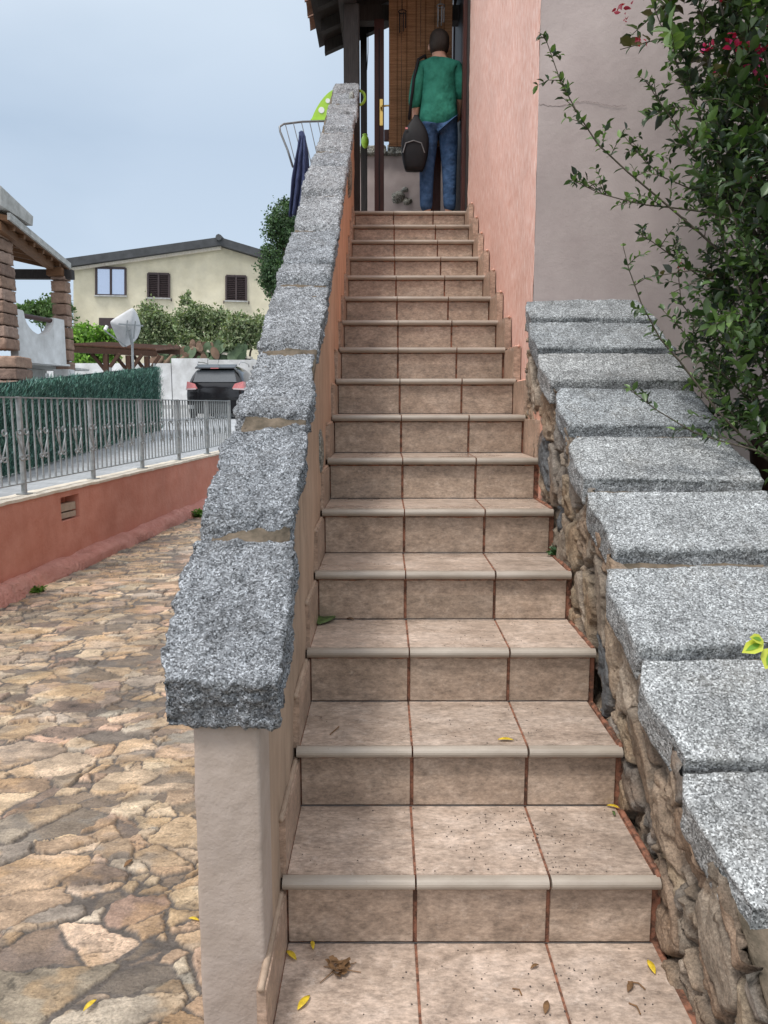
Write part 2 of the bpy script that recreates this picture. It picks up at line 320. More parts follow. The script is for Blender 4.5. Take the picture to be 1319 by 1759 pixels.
# bamboo blind: fine horizontal canes with vertical strings
m = NM('woven_cane', .7, .2); z = m.n('ShaderNodeTexWave', wave_type='BANDS', bands_direction='Z'); z.inputs['Scale'].default_value = 42; z.inputs['Distortion'].default_value = 1.0; z.inputs['Detail'].default_value = 3; z.inputs['Detail Scale'].default_value = 3; m.L(m.co, z.inputs[0])
x = m.n('ShaderNodeTexWave', wave_type='BANDS', bands_direction='X'); x.inputs['Scale'].default_value = 3.6; m.L(m.co, x.inputs[0])
c = m.ramp(z.outputs['Fac'], [(.15,(.06,.022,.010)),(.5,(.36,.16,.07)),(.85,(.60,.36,.20))]); c = m.mix(c, m.ramp(m.noise(3, 6, .7, m.map((1,1,22))), [(.3,.55),(.7,1.5)]), 1, 'MULTIPLY')
c = m.mix(c, m.ramp(x.outputs['Fac'], [(0,.55),(.12,1)]), 1, 'MULTIPLY'); m.col(c); m.bump(z.outputs['Fac'], .004); M['cane'] = m.m
M['leaf'] = leafmat('leaf', .22, .38); M['farleaf'] = leafmat('far_foliage', .2, .7); M['bract'] = leafmat('flower_bract', .35, .6)
M['bark'] = plain('bark', (.10,.075,.055), .9, var=.4, sc=15, bump=.01); M['twig'] = plain('twig_bark', (.085,.07,.05), .8, var=.4, sc=60)
m = NM('green_screen_fibre', .6, .3); m.col(m.attr()); M['screen'] = m.m
m = NM('ground_soil', .9, .2); m.col(m.mix((.12,.10,.07), (.07,.10,.04), m.ramp(m.noise(.6, 6), [(.4,0),(.6,1)]))); M['soil'] = m.m
M['dryleaf'] = plain('dry_brown_leaf', (.16,.085,.035), .8, var=.45, sc=60); M['yellowleaf'] = plain('yellow_leaf', (.62,.44,.03), .5, var=.3, sc=80); M['greenleaf'] = plain('wilted_green_leaf', (.07,.11,.03), .6, var=.5, sc=50)
M['terra_pot'] = plain('dark_brown_pot', (.035,.016,.014), .5, var=.2)
M['duct'] = plain('beige_concrete_louvre', (.42,.35,.28), .8, var=.15)

# ------------------------------------------------------------------ numeric noise for height fields
def vnoise(X, Y, seed=0):
    xi = np.floor(X).astype(np.int64); yi = np.floor(Y).astype(np.int64); fx = X-xi; fy = Y-yi
    fx = fx*fx*(3-2*fx); fy = fy*fy*(3-2*fy)
    def h(a, b):
        n = (a*374761393+b*668265263+seed*1442695041) & 0x7fffffff
        n = ((n ^ (n >> 13))*1274126177) & 0x7fffffff
        return ((n ^ (n >> 16)) & 0xffff)/65535.0
    return (h(xi,yi)*(1-fx)+h(xi+1,yi)*fx)*(1-fy)+(h(xi,yi+1)*(1-fx)+h(xi+1,yi+1)*fx)*fy
def fbm(X, Y, seed=0, o=4):
    r = 0; a = .5; t = 0
    for i in range(o): r = r+a*vnoise(X*2**i, Y*2**i, seed+i*17); t += a; a *= .5
    return r/t
def cells(px, py, seeds, wts):
    """power diagram: id of the cell and true distance to its border"""
    n = len(px); ids = np.zeros(n, int); bd = np.zeros(n)
    for a in range(0, n, 8192):
        p = np.stack([px[a:a+8192], py[a:a+8192]], 1)
        d = ((p[:,None,:]-seeds[None])**2).sum(2)-wts[None]
        k = np.argpartition(d, 4, axis=1)[:, :5]; dk = np.take_along_axis(d, k, 1); o = np.argsort(dk, 1); k = np.take_along_axis(k, o, 1); dk = np.take_along_axis(dk, o, 1)
        i0 = k[:,0]; b = np.full(len(p), 9.)
        for j in range(1, 5):
            sp = np.sqrt(((seeds[i0]-seeds[k[:,j]])**2).sum(1))+1e-6; b = np.minimum(b, (dk[:,j]-dk[:,0])/(2*sp))
        ids[a:a+8192] = i0; bd[a:a+8192] = b
    return ids, bd
def gridfaces(nr, nc):
    i = np.arange(nr-1)[:,None]*nc+np.arange(nc-1)[None]; i = i.ravel()
    return np.stack([i, i+1, i+nc+1, i+nc], 1)
def sstep(x): x = np.clip(x, 0, 1); return x*x*(3-2*x)

# ================================================================== SETTING
MB().add([(-400,-200,-.12),(400,-200,-.12),(400,900,-.12),(-400,900,-.12)], [(0,1,2,3)]).build('ground', M['soil'])['kind'] = 'structure'
WL = lambda Y: -2.93+.0624*(Y-6.35)            # line of the low terracotta wall
# flagstone path as a height field
def poisson(x0, x1, y0, y1, r, n, seed):
    rg = np.random.default_rng(seed); pts = []
    for _ in range(n):
        p = rg.uniform((x0,y0),(x1,y1))
        if all((p[0]-q[0])**2+(p[1]-q[1])**2 > r*r for q in pts[-4000:]): pts.append(p)
    return np.array(pts), rg
sd_, rg = poisson(-3.3, -.1, 1.0, 12.6, .085, 9000, 5)
wt = rg.uniform(0, 1, len(sd_))**5*.040
rows = [1.15]
while rows[-1] < 12.5: rows.append(rows[-1]+max(.0045, .0026*rows[-1]))
rows = np.array(rows); cols = np.arange(-3.05, -.26, .0052)
X, Y = np.meshgrid(cols, rows); X = X+(Y-6.35)*.03; px, py = X.ravel(), Y.ravel()
sh = .30*px                                    # stones lie askew
wx = px+(fbm(px*5, py*5, 1)-.5)*.045+(fbm(px*28, py*28, 3, 4)-.5)*.034; wy = (py+(fbm(px*5, py*5, 2)-.5)*.045+(fbm(px*28, py*28, 4, 4)-.5)*.028)
_wy = (wy-sh*.5)*1.45+1.0
ids, bd = cells(wx, _wy, np.stack([sd_[:,0], (sd_[:,1])*1.45+1.0-.0*sd_[:,0]], 1), wt)
nS = len(sd_); sub = np.zeros(len(px), int)      # many stones are broken into shards by one or two straight fractures
for q_, pr_ in ((1, .62), (2, .38)):
    th_ = rg.uniform(0, math.pi, nS); of_ = rg.uniform(-.03, .03, nS); on = rg.uniform(0, 1, nS) < pr_
    dd = (wx-sd_[ids,0])*np.cos(th_[ids])+(_wy-(sd_[ids,1]*1.45+1.0))*np.sin(th_[ids])-of_[ids]
    bd = np.where(on[ids], np.minimum(bd, np.abs(dd)), bd); sub = sub+np.where(on[ids] & (dd > 0), q_, 0)
pid = ids+nS*sub
mw = -.008+.026*fbm(px*2.5, py*2.5, 9, 3)+.014*(fbm(px*35, py*35, 11, 3)-.5)
edge = sstep((bd-mw)/.003)
tilt = rg.normal(0, .018, (len(sd_), 2)); hgt = rg.uniform(.005, .013, nS*4); lost = rg.uniform(0, 1, nS*4) < .17
hz = hgt[pid]+((px-sd_[ids,0])*tilt[ids,0]+(py-sd_[ids,1])*tilt[ids,1])+(fbm(px*18, py*30, 21, 5)-.5)*.012
crack = (fbm(px*9, py*14, 31, 4)); chips = np.abs(crack-.5) < .006
hz = np.where(lost[pid], .002+(fbm(px*20, py*20, 8)-.5)*.006, hz); edge = np.where(lost[pid], edge*.3, edge)
zz = edge*hz+(1-edge)*(fbm(px*25, py*25, 41, 4)-.5)*.008-.0025*chips
pal = np.array([[.52,.37,.22],[.58,.45,.28],[.44,.31,.21],[.38,.30,.23],[.49,.32,.22],[.35,.30,.25],[.62,.50,.34],[.42,.34,.26],[.46,.30,.22],[.40,.38,.31],[.55,.40,.24]])
base_ = pal[rg.integers(0, len(pal), nS)]; sc_ = np.tile(base_, (4,1))*.6+.4*pal[rg.integers(0, len(pal), nS*4)]; sc_ = sc_*rg.uniform(.62, 1.35, (nS*4, 1)); gm = sc_.mean(1, keepdims=True); sc_ = (gm+(sc_-gm)*.80)*np.array([1.02,.98,.93])
dirt = fbm(px*1.3, py*1.3, 51, 4)
dk = np.clip((py-3.0)/5, 0, 1)*.0
stone = sc_[pid]*(.30+1.25*fbm(px*9, py*16, 61, 5))[:,None]
stone = stone*(1-.35*sstep((dirt-.52)/.1))[:,None]
orange = sstep((fbm(px*6, py*9, 71, 4)-.5)/.1)[:,None]; stone = stone*(1-.35*orange)+np.array([.50,.31,.14])*.35*orange
mort = np.array([.115,.098,.085])*(.7+.6*fbm(px*30, py*30, 81, 3))[:,None]
cc = mort*(1-edge[:,None])+stone*edge[:,None]; cc = np.where(chips[:,None] & (edge[:,None] > .5), cc*.5, cc)
o = npmesh('flagstone_path', np.stack([px, py, zz], 1), gridfaces(len(rows), len(cols)), M['flag'], np.c_[cc, np.ones(len(cc))]); o['kind'] = 'structure'
MB().box(-3.0, -.30, -4, 1.15, -.1, .002).build('path', M['mortar'])['kind'] = 'structure'

# driveway behind the low wall, climbing gently
def dz(Y): return .735 if Y < 8 else (.735+.325*(Y-8)/5.5 if Y < 13.5 else 1.06)
V = []; Fq = []
ys = [-6,0,4,6,8,9.5,11,12.5,13.5,18,27.2,60]
for y in ys: V += [(-40,y,dz(y)), (-3.9,y,dz(y)), (WL(y)-.16 if y < 14 else 10, y, .735 if y < 14 else (.85 if y < 20 else 1.06))]
mb = MB(); mb.v = V; mb.f = [(3*i+j,3*i+j+1,3*i+j+4,3*i+j+3) for i in range(len(ys)-1) for j in (0,1)]; mb.build('driveway', M['drive'])['kind'] = 'structure'

# low terracotta retaining wall with a vent niche
rw = thing('retaining_wall', 'low terracotta painted wall with cream top edge and pink footing beside the stone path', 'wall', (WL(6.35), 6.35, 0))
nz0, nz1, ny0, ny1 = .45, .67, 6.84, 7.20
mb = MB()
def wseg(y0, y1, z0, z1, t0=0, t1=.2, m=mb): m.hexa([(WL(y0)-t0,y0,z0),(WL(y1)-t0,y1,z0),(WL(y1)-t1,y1,z0),(WL(y0)-t1,y0,z0)], [(WL(y0)-t0,y0,z1),(WL(y1)-t0,y1,z1),(WL(y1)-t1,y1,z1),(WL(y0)-t1,y0,z1)])
wseg(-4, ny0, -.1, .735); wseg(ny1, 14.2, -.1, .735); wseg(ny0, ny1, -.1, nz0); wseg(ny0, ny1, nz1, .735); wseg(ny0, ny1, nz0, nz1, .13, .2)
mb.build('wall_face', M['terracotta'], rw)
nr = 220; vs = []
for i in range(nr+1):
    y = -1+15*i/nr
    for t, z in ((-.012, .746), (.09, .752), (.21, .746), (.21, .735), (-.012, .722)):
        e = (noise.noise(Vector((y*9, t*9, z)))*.008 if t < .01 else 0); vs.append((WL(y)-t+e, y, z+noise.noise(Vector((y*6, t*20, 3)))*.006))
fs = [(i*5+j, i*5+(j+1)%5, (i+1)*5+(j+1)%5, (i+1)*5+j) for i in range(nr) for j in range(5)]
MB().add(vs, fs).build('top_edge', M['cream'], rw, smooth=False)
vs = []; nr = 300; prof = ((0,.135),(.05,.128),(.10,.105),(.135,.06),(.15,-.02))
for i in range(nr+1):
    y = 1+13*i/nr
    for k, (t, z) in enumerate(prof):
        nn = noise.fractal(Vector((y*2.2, k*.5, 0)), 1, 2, 4); vs.append((WL(y)+t+nn*.03*(k > 0)+.0, y, max(z+nn*.025*(k < 4), -.02)))
fs = [(i*5+j, i*5+j+1, (i+1)*5+j+1, (i+1)*5+j) for i in range(nr) for j in range(4)]
MB().add(vs, fs).build('footing', M['footing'], rw, smooth=True)
vt = MB()
for a, b in ((.465,.515),(.53,.60)):
    vt.hexa([(WL(ny0)-.05,ny0+.0,a),(WL(ny1)-.02,ny1-.04,a),(WL(ny1)-.10,ny1-.04,a+.02),(WL(ny0)-.10,ny0,a+.02)], [(WL(ny0)-.05,ny0,b),(WL(ny1)-.02,ny1-.04,b),(WL(ny1)-.10,ny1-.04,b),(WL(ny0)-.10,ny0,b)])
vt.build('vent', M['duct'], rw)

# railing on the wall
rl = thing('railing', 'grey metal railing with heart shaped scrolls on top of the terracotta wall', 'railing', (WL(7)-.1, 7, .75))
XR = lambda Y: WL(Y)-.10
PSP = 1.33; p0 = 6.43
posts = [p0+PSP*i for i in range(-2, 6)]
ytop = lambda Y: 1.556
for y in posts:
    mb = MB(); mb.tube([(XR(y),y,.755),(XR(y),y,1.565)], .025, 8); mb.build('post', M['zinc'], rl, smooth=False)
    MB().box(XR(y)-.05, XR(y)+.05, y-.05, y+.05, .752, .760).build('foot_plate', M['zinc'], rl)
for z, h in ((1.556,.012),(.845,.010)):
    MB().beam((XR(posts[0]),posts[0],z),(XR(posts[-1]),posts[-1],z), .032, h).build('rail', M['zinc'], rl)
def scroll(cy):
    mb = MB(); x = XR(cy)+.018
    for s in (-1, 1):
        pts = []
        for k in range(18):
            t = k/17; r = .30+.70*t; a = -1.75*math.pi*(1-t); pts.append((x, cy+s*(.056+.050*r*math.cos(a)), 1.280+.036*r*math.sin(a)))
        pts += [(x, cy+s*.098, 1.235), (x, cy+s*.074, 1.185), (x, cy+s*.044, 1.135), (x, cy+s*.014, 1.088)]
        for k in range(13):
            t = k/12; a = math.pi+2.0*math.pi*t; r = 1-.55*t; pts.append((x, cy+s*(.048+.040*r*math.cos(a)), 1.062-.024*r*math.sin(a)*-1))
        mb.tube(pts, .0072, 5)
    return mb
k = 0; y = p0-2*PSP
bar0 = None; scr0 = None
while y < posts[-1]-.02:
    if k % 12 != 0:
        if bar0 is None: bar0 = MB().tube([(XR(y),y,.845),(XR(y),y,1.552)], .0095, 6).build('baluster', M['zinc'], rl); b0 = y
        else:
            b = bar0.copy(); COL.objects.link(b); b.parent = rl; b.location = (XR(y)-XR(b0), y-b0, 0)
    if k % 3 == 0:
        if scr0 is None: scr0 = scroll(y).build('scroll', M['zinc'], rl); s0 = y
        else:
            b = scr0.copy(); COL.objects.link(b); b.parent = rl; b.location = (XR(y)-XR(s0), y-s0, 0)
    y += PSP/12; k += 1

# ================================================================== STAIRCASE
N0Y, N0Z, TR, RI = 1.817, .298, .3458, .1916
XL, XJ1, XJ2, XR_ = -.25, .084, .426, .70
st = thing('staircase', 'steep outdoor flight of beige tiled steps with rounded nosings and red grout', 'staircase', (.225, 1.8, .1))
# body (grout) just beneath the tiles
poly = [(N0Y-.9, -.1), (N0Y-.9, N0Z-RI-.003)]
for k in range(16):
    y = N0Y+TR*k; z = N0Z+RI*k
    poly += [(y+.0255, z-RI-.003), (y+.0255, z-.003)]
poly += [(9.6, N0Z+15*RI-.003), (9.6, -.1)]
MB().prism([(XL-.01, a, b) for a, b in poly], (XR_-XL+.03, 0, 0)).build('grout', M['grout'], st)
def tilebox(mb, x0, x1, y0, y1, z0, z1): mb.box(x0, x1, y0, y1, z0, z1)
for k in range(-1, 16):
    y = N0Y+TR*k; z = N0Z+RI*k
    j = [random.uniform(-.004,.004) for _ in range(2)]
    xs = [(XL, XJ1-.0035+j[0]), (XJ1+.0035+j[0], XJ2-.0035+j[1]), (XJ2+.0035+j[1], XR_+random.uniform(-.004,.004))]
    t = MB(); r = MB(); nz_ = MB()
    y1 = y+TR+.0175 if k < 15 else y+2.5
    y0 = y+.018 if k >= 0 else y-.6
    for a, b in xs:
        e = random.uniform(-.0006,.0006)
        if k == -1: 
            t.box(a, b, y0, y+.06, z-.012, z+e); t.box(a, b, y+.066, y1, z-.012, z+e)
        else:
            t.box(a, b, y0+.001, y1, z-.012, z+e)
        if k >= 0:
            r.box(a+.002, b-.002, y+.018, y+.0265, z-RI+.003, z-.036)
            n = 9; ring = [(y+.0175, z+e), (y+.0175, z-.032)]
            for i in range(n): 
                an = -math.pi/2-math.pi*.96*i/(n-1); ring.append((y+.012+.0165*math.cos(an)*1.1-.002, z-.0165+.0158*math.sin(an)))
            nz_.prism([(a-(.010 if a == XL else 0), p, q) for p, q in ring], (b-a+(.012 if b > .6 or a == XL else 0), 0, 0))
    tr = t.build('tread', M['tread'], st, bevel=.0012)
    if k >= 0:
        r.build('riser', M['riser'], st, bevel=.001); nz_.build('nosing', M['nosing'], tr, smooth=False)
    # stepped skirting tiles
    if k < 15:
        for side in (0, 1):
            if side == 1 and k < 5: continue
            h = .172 if side else .150
            a, b = (XL-.024, XL-.002) if side == 0 else (XR_+.006, XR_+.044)
            s = MB(); ya, yb = (y+.02, y+TR+.02)
            s.prism([(a,ya,z-.01),(a,yb,z-.01),(a,yb,z+h),(a,ya,z+h)] , (b-a,0,0)); s.build('skirting_tile', M['skirt'], st, bevel=.0012)
            f = MB()
            c0, c1 = (XL-.024, XL-.004) if side == 0 else (XR_+.012, XR_+.046)
            pts = 14
            f.tube([((c0+c1)/2, ya-.004+(yb-ya)*i/pts, z+h+.002+noise.noise(Vector((i*.7,k,side*5)))*.003) for i in range(pts+1)], [.008+.0025*noise.noise(Vector((i*1.3,k,side))) for i in range(pts+1)], 6)
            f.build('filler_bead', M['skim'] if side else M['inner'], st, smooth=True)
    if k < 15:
        for (yy_, zz_, r_, mt_, nm_) in ((y+TR+.0165, z+.0005, .0030, M['dark_brown'], 'riser_foot_line'), (y+TR+.0165, z+RI-.0345, .0042, M['grout'], 'grout_line')):  # uneven dark line along each riser foot, red grout line under each nosing
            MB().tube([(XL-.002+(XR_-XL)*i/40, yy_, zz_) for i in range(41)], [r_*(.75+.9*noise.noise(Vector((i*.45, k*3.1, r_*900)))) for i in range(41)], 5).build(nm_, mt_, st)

# ================================================================== LEFT PARAPET with rough granite coping
LZ0, LY0, LM = CAMZ-.587, 1.5, .59
lp = thing('stair_parapet', 'sloping stair parapet with salmon inner face, beige end pillar and rough granite coping', 'parapet wall', (-.33, 1.57, 0))
und = lambda Y: LZ0+LM*(Y-LY0)-.105
PX0, PX1 = -.412, -.268
# pillar end
def grid_wall(name, mat, pts_fn, nu, nv, parent, amp=.003, seed=0, sc=8, fade=None):
    vs = []
    for i in range(nv+1):
        for j in range(nu+1):
            p, n = pts_fn(j/nu, i/nv); d = noise.fractal(Vector(p)*sc+Vector((seed,0,0)), 1, 2, 4)*amp*(fade(p) if fade else 1); vs.append(Vector(p)+Vector(n)*d)
    return MB().add(vs, [(i*(nu+1)+j, i*(nu+1)+j+1, (i+1)*(nu+1)+j+1, (i+1)*(nu+1)+j) for i in range(nv) for j in range(nu)])
pb = MB()
pb.prism([(PX0+.008, 1.60, -.1), (PX0+.008, 1.60, und(1.60)+.01), (PX0+.008, 7.25, und(7.25)+.01), (PX0+.008, 7.25, -.1)], (PX1-PX0-.018, 0, 0))
pb.build('wall_core', M['mortar'], lp)
yf = 1.57
def loopsec(z):                       # rounded plan section of the end pillar
    r = .008; pts = [(PX0, 1.70), (PX0, yf+r), (PX0+r*.3, yf+r*.3), (PX0+r, yf)]
    pts += [(PX0+r+(PX1-PX0-2*r)*i/8, yf) for i in range(1, 8)]
    pts += [(PX1-r, yf), (PX1-r*.3, yf+r*.3), (PX1, yf+r), (PX1, 1.70)]
    return pts
vs = []; nz = 90
for i in range(nz+1):
    z = -.08+(und(1.6)+.03+.08)*i/nz
    for (x, y) in loopsec(z):
        d = noise.fractal(Vector((x*10, y*10, z*7)), 1, 2, 5)*.0035*(0 if y > 1.69 else 1)
        cx, cy = (PX0+PX1)/2, 1.66; v = Vector((x-cx, y-cy, 0)).normalized(); vs.append((x+v.x*d, y+v.y*d, z))
L_ = len(loopsec(0)); fs = [(i*L_+j, i*L_+j+1, (i+1)*L_+j+1, (i+1)*L_+j) for i in range(nz) for j in range(L_-1)]
MB().add(vs, fs).build('end_pillar', M['pillar'], lp, smooth=True)
def inner(a, b):
    Y = 1.70+a*(7.25-1.70); lo = N0Z-RI+ .554*(Y-N0Y)-.35; hi = und(Y)+.03; return (PX1, Y, lo+(hi-lo)*b), (1, 0, 0)
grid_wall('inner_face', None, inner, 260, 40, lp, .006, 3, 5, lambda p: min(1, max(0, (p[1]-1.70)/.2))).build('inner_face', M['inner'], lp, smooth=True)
def outer(a, b):
    Y = 1.66+a*(7.25-1.66); return (PX0, Y, -.1+(und(Y)+.13)*b), (-1, 0, 0)
grid_wall('outer_face', None, outer, 120, 30, lp, .006, 9, 4).build('outer_face', M['pillar'], lp, smooth=True)
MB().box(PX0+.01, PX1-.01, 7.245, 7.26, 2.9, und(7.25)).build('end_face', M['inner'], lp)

def polyl(pts, t):
    d = [0]
    for a, b in zip(pts, pts[1:]): d.append(d[-1]+(b-a).length)
    t *= d[-1]
    for i in range(len(pts)-1):
        if t <= d[i+1] or i == len(pts)-2:
            q = (t-d[i])/max(1e-9, d[i+1]-d[i]); return pts[i].lerp(pts[i+1], q)
def rough_slab(Lp, Rp, down, res, amp, seed, chip=.01, coarse=.02, slopein=0.0, fine=1.0):
    """a quarried block: near-to-far edge lines of its top, thickness vector, fractured surface"""
    ln = max((Lp[-1]-Lp[0]).length, .03); wd = (Rp[0]-Lp[0]).length; th = down.length
    nu, nv, nw = max(6, int(wd/res)), max(5, int(ln/res)), max(4, int(th/res))
    idx = {}; pts = []; fs = []
    up = -down.normalized()
    def vid(i, j, k):
        key = (i, j, k)
        if key not in idx:
            a, b, c = i/nu, j/nv, k/nw
            l = polyl(Lp, b); r = polyl(Rp, b); p = l.lerp(r, a)
            cen = polyl(Lp, .5).lerp(polyl(Rp, .5), .5)
            p = p+(cen-p)*(slopein*c)
            p = p+down*c
            ea = min(a, 1-a)*wd; eb = min(b, 1-b)*ln; e = min(ea, eb)
            cz = noise.noise(p*14+Vector((seed,0,0)))
            if c < .5: p = p-up*(chip*(1+cz)*max(0, 1-e/(chip*1.6))**2*(1-c*2))
            idx[key] = len(pts); pts.append(p)
        return idx[key]
    def face(q): fs.append(q)
    for i in range(nu):
        for j in range(nv):
            face((vid(i,j,0), vid(i+1,j,0), vid(i+1,j+1,0), vid(i,j+1,0))); face((vid(i,j+1,nw), vid(i+1,j+1,nw), vid(i+1,j,nw), vid(i,j,nw)))
    for i in range(nu):
        for k in range(nw):
            face((vid(i,0,k+1), vid(i+1,0,k+1), vid(i+1,0,k), vid(i,0,k))); face((vid(i,nv,k), vid(i+1,nv,k), vid(i+1,nv,k+1), vid(i,nv,k+1)))
    for j in range(nv):
        for k in range(nw):
            face((vid(0,j,k), vid(0,j+1,k), vid(0,j+1,k+1), vid(0,j,k+1))); face((vid(nu,j,k+1), vid(nu,j+1,k+1), vid(nu,j+1,k), vid(nu,j,k)))
    me = bpy.data.meshes.new('tmp'); me.from_pydata([tuple(p) for p in pts], [], fs); me.update()
    out = []
    sv = Vector((seed*3.1, seed*1.7, 0))
    for v, p in zip(me.vertices, pts):
        n = v.normal; side = 1-abs(n.dot(up))
        d = noise.fractal(p*26+sv, .9, 2.1, 5)*amp + noise.fractal(p*90+sv, .8, 2, 2)*amp*.35*fine + noise.noise(p*7+sv)*coarse*(.25+.75*side)
        out.append(p+n*d)
    bpy.data.meshes.remove(me)
    mb = MB(); mb.v = [tuple(p) for p in out]; mb.f = fs; return mb
ls = lambda pts: [PS(x, y, LZ0, LY0, LM) for x, y in pts]
LSTONES = [
 ([(275,1186),(279,1120),(298,1045),(312,975),(322,945),(340,914)], [(474,1190),(484,1120),(496,1045),(502,960),(504,916)]),
 ([(347,903),(361,846),(376,808),(382,762),(402,738)], [(502,890),(510,850),(521,790),(528,745),(524,724)]),
 ([(400,706),(414,670),(428,628),(440,598)], [(528,711),(538,670),(537,630),(540,597)]),
 ([(441,590),(453,545),(462,510),(472,488)], [(548,590),(556,550),(563,510),(565,484)]),
 ([(476,478),(484,452)], [(566,478),(571,451)]),
 ([(486,447),(494,415),(501,391)], [(571,447),(578,415),(582,391)]),
 ([(504,387),(511,352),(517,333)], [(582,388),(588,352),(590,332)]),
 ([(518,329),(526,303),(532,285)], [(590,330),(594,300),(596,284)]),
 ([(534,281),(540,266),(544,257)], [(596,282),(600,262),(601,257)]),
 ([(545,254),(550,236),(553,226)], [(601,255),(604,236),(606,225)]),
 ([(555,222),(560,205),(562,196)], [(606,223),(609,205),(611,196)]),
 ([(563,193),(567,176)], [(611,194),(613,176)]),
 ([(568,174),(572,158)], [(613,174),(615,158)]),
 ([(573,156),(577,144)], [(615,156),(616,144)]),
]
nL = Vector((0, -LM, 1)).normalized()
desc = ['largest and lowest coping block with a dark broken front face above the pillar']+[None]*13
for i, (lp_, rp_) in enumerate(LSTONES):
    th = .115 if i == 0 else random.uniform(.085, .11)
    res = (.0055, .006, .007, .008)[i] if i < 4 else .010
    dn = Vector((0, .25 if i == 0 else -LM*.7, -1)).normalized()*th
    A_, B_ = ls(lp_), ls(rp_); cen = sum(A_+B_, Vector())/len(A_+B_); hh = (0, .009, -.006)[i % 3]+random.uniform(-.003, .003); tl_ = random.uniform(-.04, .04); ln_ = max(.05, (A_[-1]-A_[0]).length); kk = 1-min(.22, (.034 if i < 3 else .020)/ln_); dvec = (A_[-1]-A_[0]).normalized()
    A_, B_ = [[p-dvec*((p-cen).dot(dvec)*(1-kk))+Vector((0,0,hh+(p.x-cen.x)*tl_+.007*(1-2*(p-A_[0]).dot(dvec)/ln_))) for p in q] for q in (A_, B_)]
    wo = random.uniform(-.009, .009); A_ = [p-Vector((wo,0,0)) for p in A_]; B_ = [p+Vector((wo*random.uniform(.2,1),0,0)) for p in B_]
    mb = rough_slab(A_, B_, dn, res, .0105 if i < 3 else .009, i*5+1, .005, (.012 if i < 4 else .008), .0, 1.1)
    ob = mb.build('coping_stone', M['granite_rough'], lp, smooth=True)
    if desc[i]: ob['label'] = desc[i]
# mortar bed under the coping
mb = MB(); n_ = 500; vs = []
for i in range(n_+1):
    Y = 1.62+(7.2-1.62)*i/n_
    for (x, dzz) in ((PX0-.004, -.11), (PX0-.030, -.022), (PX1+.022, -.022), (PX1+.012, -.11)):
        nn = noise.fractal(Vector((Y*30, x*30, dzz*9)), 1, 2, 4); vs.append((x+nn*.008, Y, LZ0+LM*(Y-LY0)+dzz+nn*.010))
mb.add(vs, [(i*4+j, i*4+(j+1)%4, (i+1)*4+(j+1)%4, (i+1)*4+j) for i in range(n_) for j in range(4)]+[(0,1,2,3)])
mb.build('mortar_bed', M['mortar'], lp, smooth=True)
# stones showing through the inner face
def lump(c, r, seed, n=26, m_=18, amp=.18):
    mb = MB(); c = Vector(c); vs = []
    for i in range(m_+1):
        t = math.pi*i/m_
        for j in range(n):
            a = 2*math.pi*j/n; d = Vector((math.sin(t)*math.cos(a), math.sin(t)*math.sin(a), math.cos(t)))
            k = 1+noise.fractal(d*1.6+Vector((seed,0,0)), 1, 2, 5)*amp
            q = Vector([math.copysign(abs(q)**.8, q) for q in d]); vs.append((c.x+q.x*r[0]*k, c.y+q.y*r[1]*k, c.z+q.z*r[2]*k))
    mb.add(vs, [(i*n+j, (i+1)*n+j, (i+1)*n+(j+1)%n, i*n+(j+1)%n) for i in range(m_) for j in range(n)]); return mb
for (x, y, Z, r) in ((549, 775, 2.45, (.016,.075,.085)), (552, 850, 2.42, (.012,.05,.05)), (598, 300, 5.2, (.03,.10,.16)), (604, 190, 6.3, (.03,.1,.14))):
    u_, v_ = uv(x, y); Z = -.268/u_; p = P(x, y, Z); lump((-.268, p.y, p.z), r, x).build('exposed_stone', M['granite_dark'], lp, smooth=True)

# ================================================================== RIGHT RUBBLE WALL with flat granite slabs
RZ0, RY0, RM = CAMZ-.282, 2.66, .62
rwl = thing('rubble_wall', 'brown rubble stone wall under wide flat grey granite coping slabs on the right of the steps', 'stone wall', (1.0, 2.4, .1))
cap_ = lambda Y: RZ0+RM*(Y-RY0)
sdr, rg2 = poisson(.6, 4.1, -.1, 1.1, .075, 2500, 11)
wr = rg2.uniform(0, 1, len(sdr))**3*.018
yy = np.arange(.75, 3.98, .0055); ss = np.arange(0, 1.02, .0055)
Yg, Sg = np.meshgrid(yy, ss); py = Yg.ravel(); sg = Sg.ravel(); pz = RZ0+RM*(py-RY0)-.03-sg
w1 = py+(fbm(py*7, pz*7, 5)-.5)*.10+(fbm(py*40, pz*40, 6, 2)-.5)*.010; w2 = sg+(fbm(py*7, pz*7, 7)-.5)*.10+(fbm(py*40, pz*40, 8, 2)-.5)*.010
ids, bd = cells(w1, w2, sdr, wr)
e = sstep((bd-.001)/.011); til = rg2.normal(0, .22, (len(sdr), 2)); base = rg2.uniform(.008, .045, len(sdr))
hx = -.004*(1-e)+e**.7*(base[ids]+(py-sdr[ids,0])*til[ids,0]+(sg-sdr[ids,1])*til[ids,1])+(np.abs(fbm(py*14, pz*14, 9, 5)-.5))*-.055+(fbm(py*40, pz*40, 29, 3)-.5)*.012+(fbm(py*5, pz*5, 19, 2)-.5)*.02+.008
sd3, rg3 = poisson(.6, 4.1, -.1, 1.1, .030, 9000, 21); id3, bd3 = cells(w1, w2, sd3, np.zeros(len(sd3)))
tl3 = rg3.normal(0, .30, (len(sd3), 2)); of3 = rg3.normal(0, .0045, len(sd3))      # flat broken facets inside each stone
hx = hx+e*sstep(bd3/.004)*(of3[id3]+(w1-sd3[id3,0])*tl3[id3,0]+(w2-sd3[id3,1])*tl3[id3,1])
